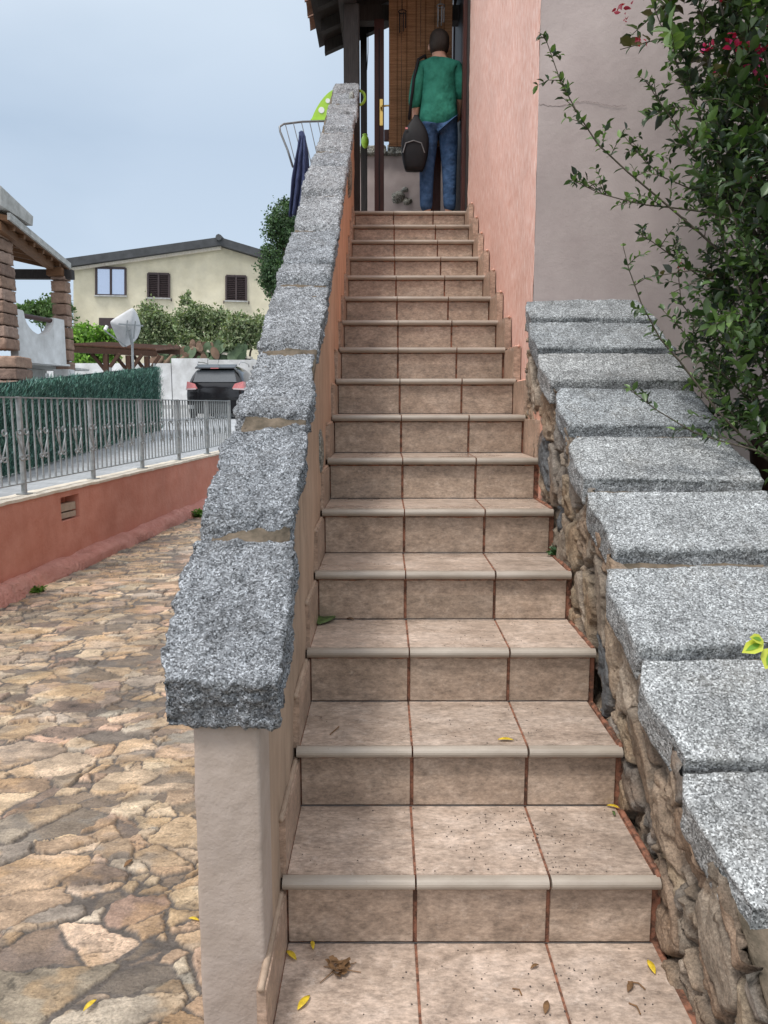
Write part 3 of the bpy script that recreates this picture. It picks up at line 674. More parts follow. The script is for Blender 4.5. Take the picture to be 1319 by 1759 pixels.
pal2 = np.array([[.29,.225,.165],[.25,.205,.16],[.30,.235,.165],[.23,.20,.17],[.26,.185,.13],[.34,.28,.22],[.19,.17,.15],[.12,.125,.13]])
cs = pal2[rg2.choice(len(pal2), len(sdr), p=[.2,.16,.16,.14,.1,.12,.08,.04])]
cc = cs[ids]*(.7+.6*fbm(py*12, pz*12, 10, 5))[:,None]
rust = sstep((fbm(py*7, pz*7, 12, 4)-.54)/.1)[:,None]; cc = cc*(1-.4*rust)+np.array([.22,.13,.07])*.4*rust
e2 = sstep(bd/.010)[:,None]; cc = cc*e2+np.array([.15,.125,.10])*(1-e2)
hx = np.minimum(hx, .036+.2*np.maximum(0, hx-.036))
npmesh('rubble_face', np.stack([.748-hx, py, pz], 1), gridfaces(len(ss), len(yy))[:, ::-1], M['rubble'], np.c_[cc, np.ones(len(cc))], rwl, smooth=True)
MB().prism([(.765,.75,-.1),(.765,.75,cap_(.75)-.06),(.765,3.96,cap_(3.96)-.06),(.765,3.96,-.1)], (.52,0,0)).build('wall_core', M['mortar'], rwl)
rs = lambda pts: [PS(x, y, RZ0, RY0, RM) for x, y in pts]
RST = [
 ([(1178,1600),(1150,1880)][::-1][:0] or [(1292,1572),(1248,1500),(1205,1420),(1176,1360),(1174,1318)], [(1760,1600),(1700,1500),(1600,1400),(1560,1350),(1530,1318)]),
 ([(1176,1312),(1150,1262),(1122,1210),(1100,1165),(1102,1126)], [(1540,1302),(1500,1250),(1468,1200),(1440,1160),(1425,1124)]),
 ([(1096,1116),(1074,1060),(1048,1010),(1042,968)], [(1415,1110),(1390,1050),(1365,1000),(1350,965)]),
 ([(1056,948),(1034,900),(1010,860),(1008,838)], [(1352,948),(1338,900),(1326,860),(1318,838)]),
 ([(1002,826),(984,790),(974,762),(988,744)], [(1312,828),(1295,800),(1262,768),(1246,746)]),
 ([(975,733),(958,700),(954,674),(966,661)], [(1240,732),(1218,700),(1204,680),(1194,664)]),
 ([(944,655),(928,628),(922,602)], [(1196,657),(1178,630),(1160,603)]),
 ([(922,600),(912,572),(908,549)], [(1162,600),(1140,572),(1126,550)]),
 ([(910,547),(902,528),(905,514)], [(1128,548),(1104,520),(1088,502)]),
]
nR = Vector((0, -RM, 1)).normalized(); YC0 = 3.975
for i, (a, b) in enumerate(RST):
    th = random.uniform(.085, .11)
    A_, B_ = rs(a), rs(b); dv = (A_[-1]-A_[0]); dl = dv.length; dv.normalize()
    A_, B_ = [[p-dv*((p-A_[0]).dot(dv)-.5*dl)*.016+Vector((0, 0, .009-.018*(p-A_[0]).dot(dv)/dl)) for p in q] for q in (A_, B_)]     # each slab tips up a little at its lower edge
    mb = rough_slab(A_, B_, -nR*.25*th+Vector((0,0,-th*.8)), .0075 if i < 5 else .009, .0040, 60+i*3, .004, .015, .02, 1.3)
    mb.v = [(x, y, z) if x > .765 else (x, min(y, YC0-.004), z) for x, y, z in mb.v]
    mb.build('coping_slab', M['granite_flat'], rwl, smooth=True)
# mortar seen in the joints
vs = []; n_ = 100
for i in range(n_+1):
    Y = .9+(3.96-.9)*i/n_
    for x in (.745, .82, 1.0, 1.2):
        nn = noise.fractal(Vector((Y*12, x*9, 2)), 1, 2, 4); vs.append((x, Y, cap_(Y)-.05+nn*.008))
    vs.append((.760, Y, cap_(Y)-.12)) 
fs = [(i*5+j, i*5+j+1, (i+1)*5+j+1, (i+1)*5+j) for i in range(n_) for j in range(3)]+[(i*5+4, i*5, (i+1)*5, (i+1)*5+4) for i in range(n_)]
MB().add(vs, fs).build('joint_mortar', M['mortar'], rwl, smooth=True)

# ================================================================== THE HOUSE ON THE RIGHT
hs = thing('house', 'house with a brushed salmon side wall and a mauve front wall right of the steps', 'house', (2.0, 3.9, 0))
YC = 3.975; XW = .75
def side(a, b):
    Y = YC+a*(7.22-YC); return (XW, Y, -.1+6.4*b), (-1, 0, 0)
grid_wall('w', None, side, 110, 120, hs, .005, 4, 6).build('side_wall', M['salmon'], hs, smooth=True)
def front(a, b):
    return (XW+a*5.2, YC, -.1+6.4*b), (0, -1, 0)
grid_wall('w', None, front, 120, 120, hs, .004, 8, 3).build('front_wall', M['mauve'], hs, smooth=True)
MB().box(XW+.02, 5.9, YC+.02, 7.2, -.1, 6.28).build('wall_core', M['salmon'], hs)
# hairline crack in the render
mb = MB(); pts = []
for i in range(60):
    t = i/59; x = 926+150*t; y = 178+4*math.sin(t*9)+2*noise.noise(Vector((i*.6,0,0)))*2; q = PY(x, y, YC-.0035); pts.append(q)
mb.tube(pts, [.0008*(1+noise.noise(Vector((i*.8,1,0)))) for i in range(60)], 4); mb.build('crack', plain('crack_mauve', (.30,.24,.23), .9), hs)
# lower part of the salmon wall that steps down beside the flight
mb = MB(); mb.prism([(XR_+.020, 3.545, 1.0), (XR_+.020, 3.545, N0Z+RI*5+.20), (XR_+.020, 3.60, N0Z+RI*5+.215), (XR_+.020, 3.98, N0Z+RI*5+.215), (XR_+.020, 3.98, 1.0)], (.045, 0, 0))
mb.build('plaster_strip', M['skim'], hs, bevel=.006)
# filler along stairs edge below
for k in range(0, 5):
    y = N0Y+TR*k; z = N0Z+RI*k
    pts = [(XR_+.008+noise.noise(Vector((i, k, 0)))*.008, y+.01+(TR-.03)*i/14, z-.001) for i in range(15)]
    MB().tube(pts, [.008+.008*abs(noise.noise(Vector((i*.9, k, 3)))) for i in range(15)], 5).build('edge_filler', M['grout'], st, smooth=True)
# entrance: dark reveal and frame beyond the end of the side wall
MB().box(XW-.02, XW+.10, 7.2, 9.5, 3.1, 5.9).build('dark_shutter_wall', M['darkwood'], hs)
for y in (7.24, 8.3): MB().box(XW-.055, XW-.022, y, y+.09, 3.18, 5.6).build('door_frame', M['redwood'], hs)
MB().box(XW-.04, XW-.022, 7.34, 8.29, 3.2, 5.4).build('shutter', M['black'], hs)

# landing and terrace
LZ = N0Z+15*RI
MB().box(-.30, XL-.02, 7.27, 9.2, LZ-.3, LZ-.006).build('terrace_slab', M['pillar'], hs)
tw = thing('terrace_wall', 'low mauve wall with granite coping closing the back of the terrace', 'wall', (-.4, 9.1, LZ))
grid_wall('w', None, lambda a, b: ((-.30+1.1*a, 9.0, LZ-.01+1.07*b), (0,-1,0)), 40, 30, tw, .006, 5).build('wall_face', M['mauve'], tw, smooth=True)
MB().box(-.30, .8, 9.01, 9.14, LZ-.01, LZ+1.06).build('wall_core', M['mauve'], tw)
xx = -.31
for wd in (.34,.40,.37):
    mb = rough_slab([Vector((xx,8.94,LZ+1.16)), Vector((xx,9.2,LZ+1.16))], [Vector((xx+wd,8.94,LZ+1.16)), Vector((xx+wd,9.2,LZ+1.16))], Vector((0,0,-.10)), .02, .012, xx*7, .01, .02)
    mb.build('coping_stone', M['granite_dark'], tw, smooth=True); xx += wd+.01
for (x, y, r) in ((683, 342, (.09,.10,.08)), (700, 349, (.06,.10,.05)), (695, 329, (.05,.10,.035))):
    p = PY(x, y, 9.07); lump(p, r, x).build('exposed_stone', M['granite_dark'], tw, smooth=True)

# wooden posts and porch roof
pr = thing('porch_roof', 'dark timber porch roof with brown tiles over the top of the steps', 'roof', (-.2, 7.9, 5.2))
def roofz(x): return 5.12+.42*(x+.62)
mb = MB()
mb.prism([(-.66, 6.98, roofz(-.66)), (.735, 6.98, roofz(.735)), (.735, 6.98, roofz(.735)+.03), (-.66, 6.98, roofz(-.66)+.03)], (0, 1.45, 0)); mb.build('boards', M['darkwood'], pr)
for y in (7.02, 7.45, 7.9, 8.34):
    mb = MB(); mb.prism([(-.60, y, roofz(-.60)-.11), (.72, y, roofz(.72)-.11), (.72, y, roofz(.72)-.002), (-.60, y, roofz(-.60)-.002)], (0, .08, 0)); mb.build('rafter', M['darkwood'], pr)
MB().box(-.40, -.25, 6.99, 8.42, roofz(-.32)-.26, roofz(-.32)-.113).build('beam', M['darkwood'], pr)
MB().box(-.245, .72, 7.86, 7.98, 5.10, 5.24).build('lintel', M['darkwood'], pr)
for i in range(4):                        # rows of clay tiles at the eave
    y = 6.95+.29*i; vs = []
    n = 9
    for s in range(2):
        for x_ in (-.72, .74):
            for j in range(n):
                a = math.pi*j/(n-1); r = .13-(.014 if s else 0); vs.append((x_, y+.145-r*math.cos(a), roofz(x_)+.035+r*.55*math.sin(a)))
    fs = []
    for j in range(n-1): fs += [(j, j+1, n+j+1, n+j), (2*n+j, 3*n+j, 3*n+j+1, 2*n+j+1), (j, 2*n+j, 2*n+j+1, j+1)]
    MB().add(vs, fs).build('roof_tile_row', M['rooftile'], pr, smooth=True)
wp = thing('timber_post', 'thick dark weathered square timber post at the upper end of the coping', 'post', (-.31, 7.35, LZ))
a = PY(590, 100, 7.30).x; b = PY(617, 100, 7.30).x
mb = MB().box(a, b, 7.30, 7.44, LZ, roofz(-.32)-.26); mb.build('shaft', M['darkwood'], wp, bevel=.008)
wp = thing('narrow_post', 'slim dark post standing behind the thick timber post', 'post', (-.2, 8.3, LZ))
a = PY(619, 100, 8.3).x; b = PY(630, 100, 8.3).x
MB().box(a, b, 8.3, 8.38, LZ-.0, roofz(-.2)-.115).build('shaft', M['darkwood'], wp, bevel=.004)
MB().tube([PY(630,20,8.25), PY(632,60,8.25), PY(632,90,8.25), PY(630,120,8.25)], .004, 5).build('cable', M['black'], wp)

# glazed door leaf with handle
dr = thing('glazed_door', 'open dark red wooden glazed door with brass lever handle at the top of the steps', 'door', PY(651, 355, 7.8))
x0 = PY(643,200,7.8).x; x1 = PY(659.5,200,7.8).x
MB().box(x0, x1, 7.80, 7.85, LZ+.005, 5.09).build('stile', M['redwood'], dr, bevel=.004)
MB().box(x1+.001, x1+.45, 7.805, 7.845, PY(0,241,7.8).z, PY(0,222,7.8).z).build('mid_rail', M['redwood'], dr, bevel=.003)
MB().box(x0+.52+.02, x0+.62+.02, 7.80, 7.85, LZ+.005, 5.09).build('stile', M['redwood'], dr, bevel=.004)
MB().box((x0+x1)/2-.004, (x0+x1)/2+.004, 7.794, 7.799, LZ+.02, 5.0).build('bead', M['black'], dr)
MB().box(x1+.002, x0+.535, 7.822, 7.828, LZ+.02, 5.0).build('glass', M['clearglass'], dr)
q = PY(655,170,7.79); q2 = PY(655,216,7.79)
hd = MB().box(q.x-.016, q.x+.014, 7.787, 7.7995, q2.z, q.z).build('handle_plate', M['brass'], dr, bevel=.004)
hz_ = PY(655,186,7.79).z
MB().tube([(q.x,7.79,hz_), (q.x,7.745,hz_), (q.x+.012,7.737,hz_), (q.x+.06,7.735,hz_+.004), (q.x+.12,7.737,hz_-.004), (q.x+.135,7.74,hz_-.01)], [.011,.009,.009,.008,.007,.006], 8).build('lever', M['brass'], hd, smooth=True)

# cane blind, a thing that hangs
bl = thing('cane_blind', 'brown woven cane roller blind hanging beside the glazed door', 'blind', PY(715, 5, 7.73))
nx, nzz = 30, 60; vs = []
cor = [PY(668,250,7.72), PY(697,252,7.72), PY(776,-12,7.72), PY(668,-12,7.72)]
def blp(a, b):
    xl = PY(668,100,7.72).x; xr = PY(776,100,7.72).x
    zb = PY(0,248,7.72).z; zt = roofz(-.1)-.12
    return Vector((xl+(xr-xl)*a, 7.725+.006*math.sin(b*16+a*2)+.004*noise.noise(Vector((a*4,b*9,0))), zb+(zt-zb)*b))
for s in (0, .007):
    for i in range(nzz+1):
        for j in range(nx+1): p = blp(j/nx, i/nzz); vs.append((p.x, p.y+s, p.z))
o_ = (nx+1)*(nzz+1); fs = [(i*(nx+1)+j, i*(nx+1)+j+1, (i+1)*(nx+1)+j+1, (i+1)*(nx+1)+j) for i in range(nzz) for j in range(nx)]
MB().add(vs, fs+[tuple(q+o_ for q in f[::-1]) for f in fs]).build('cane_mat', M['cane'], bl)
p = blp(0,0); q = blp(1,0); MB().beam(p+Vector((-.004,.003,-.008)), q+Vector((.004,.003,-.008)), .014, .02).build('bottom_batten', M['cane'], bl)
for a in (.2, .5, .8):
    MB().tube([blp(a, b)+Vector((0,-.005,0)) for b in (0,.25,.5,.75,1)], .0025, 4).build('cord', M['bark'], bl)
# wind chimes
for (x, y, Y, lab) in ((691, 14, 7.62, 'small dark metal wind chime hanging in front of the left half of the cane blind'), (757, 4, 7.62, 'pale wind chime hanging in front of the right half of the cane blind')):
    t = thing('wind_chime', lab, 'wind chime', PY(x, y, Y), 'wind chimes hanging from the porch roof'); mt = M['black'] if x < 700 else M['greywire']; c = PY(x, y, Y)
    MB().tube([c+Vector((0,0,.15)), c+Vector((0,0,-.02))], .002, 4).build('cord', mt, t)
    MB().tube([c+Vector((.035*math.cos(a), .035*math.sin(a), -.03)) for a in [i*math.pi/6 for i in range(13)]], .005, 5, False).build('ring', mt, t)
    for i in range(5):
        a = 2*math.pi*i/5; MB().tube([c+Vector((.03*math.cos(a), .03*math.sin(a), -.045)), c+Vector((.03*math.cos(a), .03*math.sin(a), -.17-.015*(i % 3)))], .0055, 6).build('tube', mt, t)

# ================================================================== PERSON (back to the camera) and bag
def skin_obj(name, verts, edges, radii, mat, parent, sub=2, root=0):
    off = Vector((0,0,0)); q = parent
    while q is not None: off += q.location; q = q.parent
    me = bpy.data.meshes.new(name); me.from_pydata([tuple(Vector(v)-off) for v in verts], edges, [])
    bs = bmesh.new(); bs.from_mesh(me); bs.verts.layers.skin.verify(); bs.to_mesh(me); bs.free()
    for i, r in enumerate(radii):
        me.skin_vertices[0].data[i].radius = (r, r) if not hasattr(r, '__len__') else r; me.skin_vertices[0].data[i].use_root = (i == root)
    o = bpy.data.objects.new(name, me); COL.objects.link(o); o.parent = parent
    s = o.modifiers.new('skin', 'SKIN'); s.use_smooth_shade = True; s.branch_smoothing = .4
    m_ = o.modifiers.new('sub', 'SUBSURF'); m_.levels = sub; m_.render_levels = sub
    me.materials.append(mat); return o
PXc, PYc = .50, 7.48
pe = thing('person', 'person in green top and blue jeans facing away at the top of the steps', 'person', (PXc, PYc, LZ))
B = lambda x, y, z: (PXc+x, PYc+y, LZ+z)
# body: pelvis, spine, neck, head, arms, legs
V = [B(0,0,.90), B(0,.0,1.10), B(0,.0,1.28), B(0,.0,1.38), B(0,.01,1.46), B(0,.03,1.54), B(0,.03,1.62),
     B(-.15,0,1.36), B(-.205,-.01,1.10), B(-.215,.05,.88), B(-.22,.06,.81),
     B(.15,0,1.36), B(.20,0,1.12), B(.19,.14,.98), B(.18,.18,.95),
     B(-.085,0,.84), B(-.095,0,.47), B(-.10,-.02,.09), B(-.105,.10,.035),
     B(.085,0,.84), B(.095,.01,.47), B(.10,-.02,.09), B(.11,.10,.035)]
E = [(0,1),(1,2),(2,3),(3,4),(4,5),(5,6),(3,7),(7,8),(8,9),(9,10),(3,11),(11,12),(12,13),(13,14),(0,15),(15,16),(16,17),(17,18),(0,19),(19,20),(20,21),(21,22)]
R_ = [(.13,.10),(.115,.09),(.13,.095),(.10,.08),.052,(.078,.088),(.065,.075),.055,.042,.030,.024,.055,.042,.030,.024,.085,.055,.036,.036,.085,.055,.036,.036]
skin_obj('body', V, E, R_, M['skin'], pe)
# hands with five fingers
for s, h, dr_ in ((-1, V[10], Vector((0,.02,-1))), (1, V[14], Vector((-.1,1,-.2)))):
    h = Vector(h); d = dr_.normalized(); sd2 = Vector((0,1,0)) if s < 0 else Vector((0,0,1)); cl = Vector((1,0,0)) if s < 0 else Vector((-1,0,0))
    vv = [h, h+d*.045, h+d*.085]; ee = [(0,1),(1,2)]; rr = [.02,.026,.022]
    for i, (o1, l) in enumerate(((-.028,.05),(-.010,.062),(.010,.058),(.027,.045))):
        n0 = len(vv); vv += [h+d*.09+sd2*o1, h+d*(.09+l*.5)+sd2*o1+cl*.008, h+d*(.09+l)+sd2*o1+cl*.024]; ee += [(2,n0),(n0,n0+1),(n0+1,n0+2)]; rr += [.0095,.009,.008]
    n0 = len(vv); vv += [h+d*.03-sd2*.035+cl*.01, h+d*.065-sd2*.048+cl*.02]; ee += [(1,n0),(n0,n0+1)]; rr += [.011,.009]
    skin_obj('hand', vv, ee, rr, M['skin'], pe, 1)
# top with sleeves, jeans, shoes, hair, ears
skin_obj('green_top', [B(0,0,.77), B(0,0,1.0), B(0,0,1.27), B(0,0,1.38), B(0,.01,1.44), B(-.155,0,1.365), B(-.205,-.005,1.18), B(-.225,-.0,1.00), B(.155,0,1.365), B(.20,0,1.18), B(.205,.03,1.07)],
         [(0,1),(1,2),(2,3),(3,4),(3,5),(5,6),(6,7),(3,8),(8,9),(9,10)], [(.215,.175),(.185,.14),(.185,.13),(.13,.10),.066,.078,.068,.062,.078,.068,.060], M['shirt'], pe)
skin_obj('jeans', [B(0,0,.94), B(-.09,0,.83), B(-.105,0,.47), B(-.11,-.02,.09), B(.09,0,.83), B(.105,.01,.47), B(.11,-.02,.09)], [(0,1),(1,2),(2,3),(0,4),(4,5),(5,6)], [(.145,.112),(.100,.105),.073,.062,(.100,.105),.073,.062], M['denim'], pe)
for s in (-1, 1):
    mb = MB(); mb.ell(B(.11*s,.035,.045), (.048,.14,.048), 14, 9); mb.v = [(x, y, max(z, LZ+.002)) for x, y, z in mb.v]; mb.build('shoe', M['black'], pe, smooth=True)
mb = lump(B(0,.02,1.575), (.093,.105,.105), 3, 30, 20, .06); mb.build('hair', M['hair'], pe, smooth=True)
for s in (-1, 1): MB().ell(B(.088*s,.035,1.545), (.012,.02,.03), 8, 6).build('ear', M['skin'], pe, smooth=True)
bgc = PY(706, 246, 7.38)
bag = thing('shoulder_bag', 'black fabric bag with a small red tag hanging at the left side of the person', 'bag', bgc)
mb = MB(); nb = 24; vs = []
for i in range(15):
    t = i/14; zz_ = bgc.z-.24+.48*t; wv = math.sin(math.pi*min(1, max(.0, .12+.82*t)))**.45
    tp = 1 if t < .55 else max(.30, math.cos((t-.55)/.45*math.pi/2)**.6)
    for j in range(nb):
        a = 2*math.pi*j/nb; vs.append((bgc.x+.03+math.copysign(abs(math.cos(a))**.6, math.cos(a))*.125*wv*tp+.015*t, bgc.y+math.copysign(abs(math.sin(a))**.6, math.sin(a))*.065*wv*tp, zz_))
mb.add(vs, [(i*nb+j, i*nb+(j+1)%nb, (i+1)*nb+(j+1)%nb, (i+1)*nb+j) for i in range(14) for j in range(nb)]+[tuple(range(nb))[::-1], tuple(14*nb+j for j in range(nb))]); mb.build('pouch', M['black'], bag, smooth=True)
q = bgc+Vector((-.055,-.062,.10)); MB().box(q.x, q.x+.022, q.y-.004, q.y+.004, q.z, q.z+.014).build('red_tag', M['tail'], bag)
MB().tube([bgc+Vector((-.02,-.01,.2)), Vector(B(-.23,-.06,1.24)), Vector(B(-.19,-.07,1.40)), Vector(B(-.13,-.02,1.45)), Vector(B(-.10,.08,1.40)), bgc+Vector((.07,.10,.2))], .014, 6).build('strap', M['black'], bag, smooth=True)
MB().tube([bgc+Vector((-.075,-.06,-.10)), bgc+Vector((-.05,-.068,-.02)), bgc+Vector((.02,-.070,0)), bgc+Vector((.09,-.066,-.02)), bgc+Vector((.12,-.06,-.10))], .005, 5).build('zip', M['greywire'], bag)

# ================================================================== drying rack, towel and the lime plastic things beyond the parapet
dk_ = thing('drying_rack', 'grey wire drying rack sticking out beyond the upper coping', 'drying rack', PY(520, 250, 6.9))
def qq(x, y, Y): return PY(x, y, Y)
fr = [qq(503,287,6.75), qq(494,258,6.75), qq(481,226,6.75), qq(480,218,6.75), qq(487,213,6.8), qq(520,209,6.95), qq(556,208,7.1), qq(580,208,7.2), qq(600,208,7.25)]
MB().tube(fr, .009, 8).build('frame', M['greywire'], dk_, smooth=True)
MB().tube([qq(503,287,6.75), qq(560,290,6.95), qq(600,292,7.1)], .008, 8).build('lower_frame', M['greywire'], dk_)
for i in range(8):
    a = qq(490+14*i, 213-min(5,i), 6.8+.05*i); b = qq(507+14*i, 262+8*min(i,3)/3+16, 6.78+.05*i); MB().tube([a, b], .004, 5).build('wire', M['greywire'], dk_)
tl = thing('blue_towel', 'dark blue towel hanging over the wire drying rack', 'towel', PY(518, 235, 6.72))
nx, nz = 28, 44; vs = []
for s in (0, 1):
    for i in range(nz+1):
        t = i/nz
        y = 232+(138 if s == 0 else 105)*t
        wd = 4.5+11.0*min(1, t*1.8)**.8-3.5*t*t; cx = 519-2*t-9*t*t+(5 if s else 0)*t
        for j in range(nx+1):
            u_ = j/nx*2-1; p = PY(cx+u_*wd*(.86 if s else 1), y+(3*abs(u_) if i == nz else 0)-(0 if i else 3*(1-u_*u_)), 6.70 if s == 0 else 6.82)
            fold = .022*math.sin(u_*8.5+t*1.2)*min(1, .25+t)+.010*noise.noise(Vector((u_*3, t*5, s))); vs.append((p.x, p.y+fold+(.05 if s == 0 else -.05)*(1-t)**6, p.z))
o_ = (nx+1)*(nz+1); f0 = [(i*(nx+1)+j, i*(nx+1)+j+1, (i+1)*(nx+1)+j+1, (i+1)*(nx+1)+j) for i in range(nz) for j in range(nx)]
f = f0+[tuple(q+o_ for q in ff) for ff in f0]+[(j, j+1, o_+j+1, o_+j) for j in range(nx)]
ob = MB().add(vs, f).build('towel_cloth', M['towel'], tl, smooth=True); so_ = ob.modifiers.new('thick', 'SOLIDIFY'); so_.thickness = .006

ib = thing('lime_cushion_board', 'lime green rounded plastic board with white round spots behind the coping', 'board', PY(560, 200, 7.15))
mb = MB(); pl = [qq(534,206,7.15)]
for i in range(17):
    t = i/16; pl.append(qq(536+60*t, 206-55*math.sin(math.pi/2*min(1, t*1.25+.02))**.75, 7.15))
pl.append(qq(596,206,7.15)); mb.prism(pl, (0,.02,0)); mb.build('panel', M['lime'], ib, bevel=.003)
MB().beam(qq(534,207,7.16), qq(600,207,7.16), .05, .012).build('rim', M['lime'], ib)
for (x, y, r) in ((552,189,.026),(563,173,.020),(574,190,.022)): MB().disc(qq(x,y,7.146), r, (0,1,0), .003).build('spot', M['whiteplastic'], ib)
def ring(c, R, r, ax='y', n=28):
    return [(c.x+R*math.cos(2*math.pi*i/n), c.y, c.z+R*1.15*math.sin(2*math.pi*i/n)) for i in range(n+1)]
hp = tag(MB().tube(ring(qq(617,168,7.48), .052, .012), .013, 8, False).build('hose_reel_ring', M['lime'], None, smooth=True), 'lime green plastic ring showing right of the top coping stone', 'plastic ring')
bk = thing('lime_bucket', 'small lime green rounded plastic bowl low beside the slim dark post', 'bowl', qq(627,240,8.2))
c = qq(627,243,8.2); mb = MB().ell(c, (.040,.05,.065), 14, 10); mb.build('shell', M['lime'], bk, smooth=True)
MB().disc(c+Vector((0,0,.058)), .026, (0,0,1), .01).build('lid', M['lime'], bk)

# ================================================================== foliage generators
def leaf_cloud(cen, size, nrm_bias, cols, shape='leaf', fold=.25, jit=.5):
    """cen (n,3); size (n,), makes folded leaf shapes; returns verts, faces, colours"""
    n = len(cen)
    d = rng.normal(size=(n,3))+np.asarray(nrm_bias) ; d /= np.linalg.norm(d, axis=1)[:,None]
    r = rng.normal(size=(n,3)); s = np.cross(d, r); s /= np.linalg.norm(s, axis=1)[:,None]; nn = np.cross(d, s)
    return leaves_from(cen, d, s, nn, size, cols, fold)
def leaves_from(base, d, s, nn, size, cols, fold=.25, wr=.28):
    n = len(base); sz = size[:,None]
    prof = [(0,0),(.3,.9),(.65,.8),(1,0)]
    vs = [base]
    for a, b in prof[1:3]: vs += [base+d*sz*a+s*sz*wr*b+nn*sz*fold*.35*b, base+d*sz*a-s*sz*wr*b+nn*sz*fold*.35*b]
    vs += [base+d*sz-nn*sz*fold*.25, base+d*sz*.5]
    V = np.stack(vs, 1).reshape(-1, 3)      # order: 0 base,1 r1,2 l1,3 r2,4 l2,5 tip,6 mid
    k = np.arange(n)[:,None]*7
    Fq = np.concatenate([k+np.array([[0,1,3,6]]), k+np.array([[0,6,4,2]]), k+np.array([[6,3,5,5]])[:, :3].repeat(1,0)[:, [0,1,2,2]], k+np.array([[6,5,4,4]])], 0)
    return V, Fq, np.repeat(cols, 7, 0)
def tri_fix(Fq):
    """split into tri mesh"""
    a = Fq[:, [0,1,2]]; b = Fq[:, [0,2,3]]; b = b[b[:,1] != b[:,2]]; return np.concatenate([a, b], 0)
def foliage_mesh(name, parts, mat, parent):
    V = []; Fs = []; C = []; o = 0
    for v, f, c in parts: V.append(v); Fs.append(tri_fix(f)+o); C.append(c); o += len(v)
    C = np.concatenate(C, 0); return npmesh(name, np.concatenate(V, 0), np.concatenate(Fs, 0), mat, np.c_[C, np.ones(len(C))], parent)
def jitcol(base, n, var=.35):
    base = np.asarray(base); pick = base[rng.integers(0, len(base), n)]; return pick*rng.uniform(1-var, 1+var, (n,1))*rng.uniform(.92, 1.08, (n,3))

def tree(name, label, base, blobs, count, lsize, cols, trunkr=.12, cat='tree', group=None, limbs=True):
    """blobs: list of (centre, radii) ellipsoids, each holding many small clumps"""
    t = thing(name, label, cat, base, group); base = Vector(base)
    mb = MB(); cc = Vector((0,0,0))
    for c, r in blobs: cc += c/len(blobs)
    fork = base.lerp(cc, .45); fork.x += .1
    mb.tube([base, base.lerp(fork,.5)+Vector((.06,0,0)), fork], [trunkr, trunkr*.8, trunkr*.6], 8)
    V = []; S = []
    tot = sum(r[0]*r[1]*r[2] for c, r in blobs)
    for c, r in blobs:
        mb.tube([fork, fork.lerp(c,.5)+Vector((random.uniform(-.1,.1),0,.1)), c], [trunkr*.5, trunkr*.3, trunkr*.12], 6)
        n = int(count*r[0]*r[1]*r[2]/tot); ncl = max(10, n//45)
        cd_ = rng.normal(size=(ncl,3)); cd_ /= np.linalg.norm(cd_, axis=1)[:,None]; rad = rng.uniform(.45, 1.05, (ncl,1)); cl = np.array(c)+cd_*rad*np.array(r)
        for q in cl[::3]: mb.tube([c, Vector(q)], [trunkr*.14, trunkr*.04], 4, False)
        k = rng.integers(0, ncl, n); rs_ = min(r)*.20
        V.append(cl[k]+rng.normal(size=(n,3))*rs_*rng.uniform(.5,1.3,(ncl,1))[k]); 
    cen = np.concatenate(V, 0); n = len(cen)
    cl_ = jitcol(cols, n, .35)
    foliage_mesh('crown', [leaf_cloud(cen, rng.uniform(.6,1.3,n)*lsize, (0,0,.3), cl_)], M['farleaf'], t)
    mb.build('trunk', M['bark'], t, smooth=True); return t
def pb(x, y, Z, rx, ry, dep=None):
    c = P(x, y, Z); return c, (rx*Z/F, (dep if dep else rx*Z/F), ry*Z/F)

OL = [(.16,.21,.10),(.23,.28,.15),(.11,.15,.075),(.29,.34,.20)]
LG = [(.17,.33,.045),(.24,.43,.07),(.11,.22,.035)]
DG = [(.055,.11,.045),(.085,.15,.06),(.035,.07,.03)]
gz = 1.06
def gb(x, Z, z=gz): p = P(x, 700, Z); return (p.x, p.y, z)
tree('broadleaf_tree', 'bright green leafy tree behind the pergola left of the satellite dish', gb(155,32), [pb(150,578,32,26,22), pb(185,585,32,22,18), pb(128,592,32,18,26), pb(165,610,32,40,20)], 9000, .16, LG)
tree('broadleaf_tree', 'green tree crown seen through the veranda opening of the stone house', gb(75,40), [pb(62,535,40,30,16), pb(95,540,40,26,26), pb(112,545,40,14,24)], 6000, .18, [(.07,.13,.04),(.10,.18,.05)])
tree('olive_tree', 'round olive tree right behind the satellite dish', gb(262,30), [pb(262,560,30,30,34), pb(290,570,30,24,28), pb(240,585,30,16,20)], 9000, .12, OL)
tree('olive_tree', 'tallest olive tree with bare forked limbs in front of the cream house', gb(330,29), [pb(322,515,29,14,14), pb(345,545,29,30,22), pb(318,560,29,22,26), pb(372,560,29,26,24), pb(352,588,29,44,18)], 10500, .12, OL, .14)
tree('olive_tree', 'low olive tree beside the coping in front of the cream house', gb(425,28), [pb(412,565,28,28,22), pb(440,570,28,22,26), pb(400,590,28,26,16)], 7500, .12, OL)
tree('juniper_tree', 'dark dense evergreen tree rising behind the coping at the right end of the cream house', (P(482,700,24).x, P(482,700,24).y, 1.0), [pb(486,395,24,28,38), pb(468,455,24,24,36), pb(484,485,24,30,30), pb(492,360,24,14,18), pb(462,485,24,16,16)], 15000, .085, DG, .2)
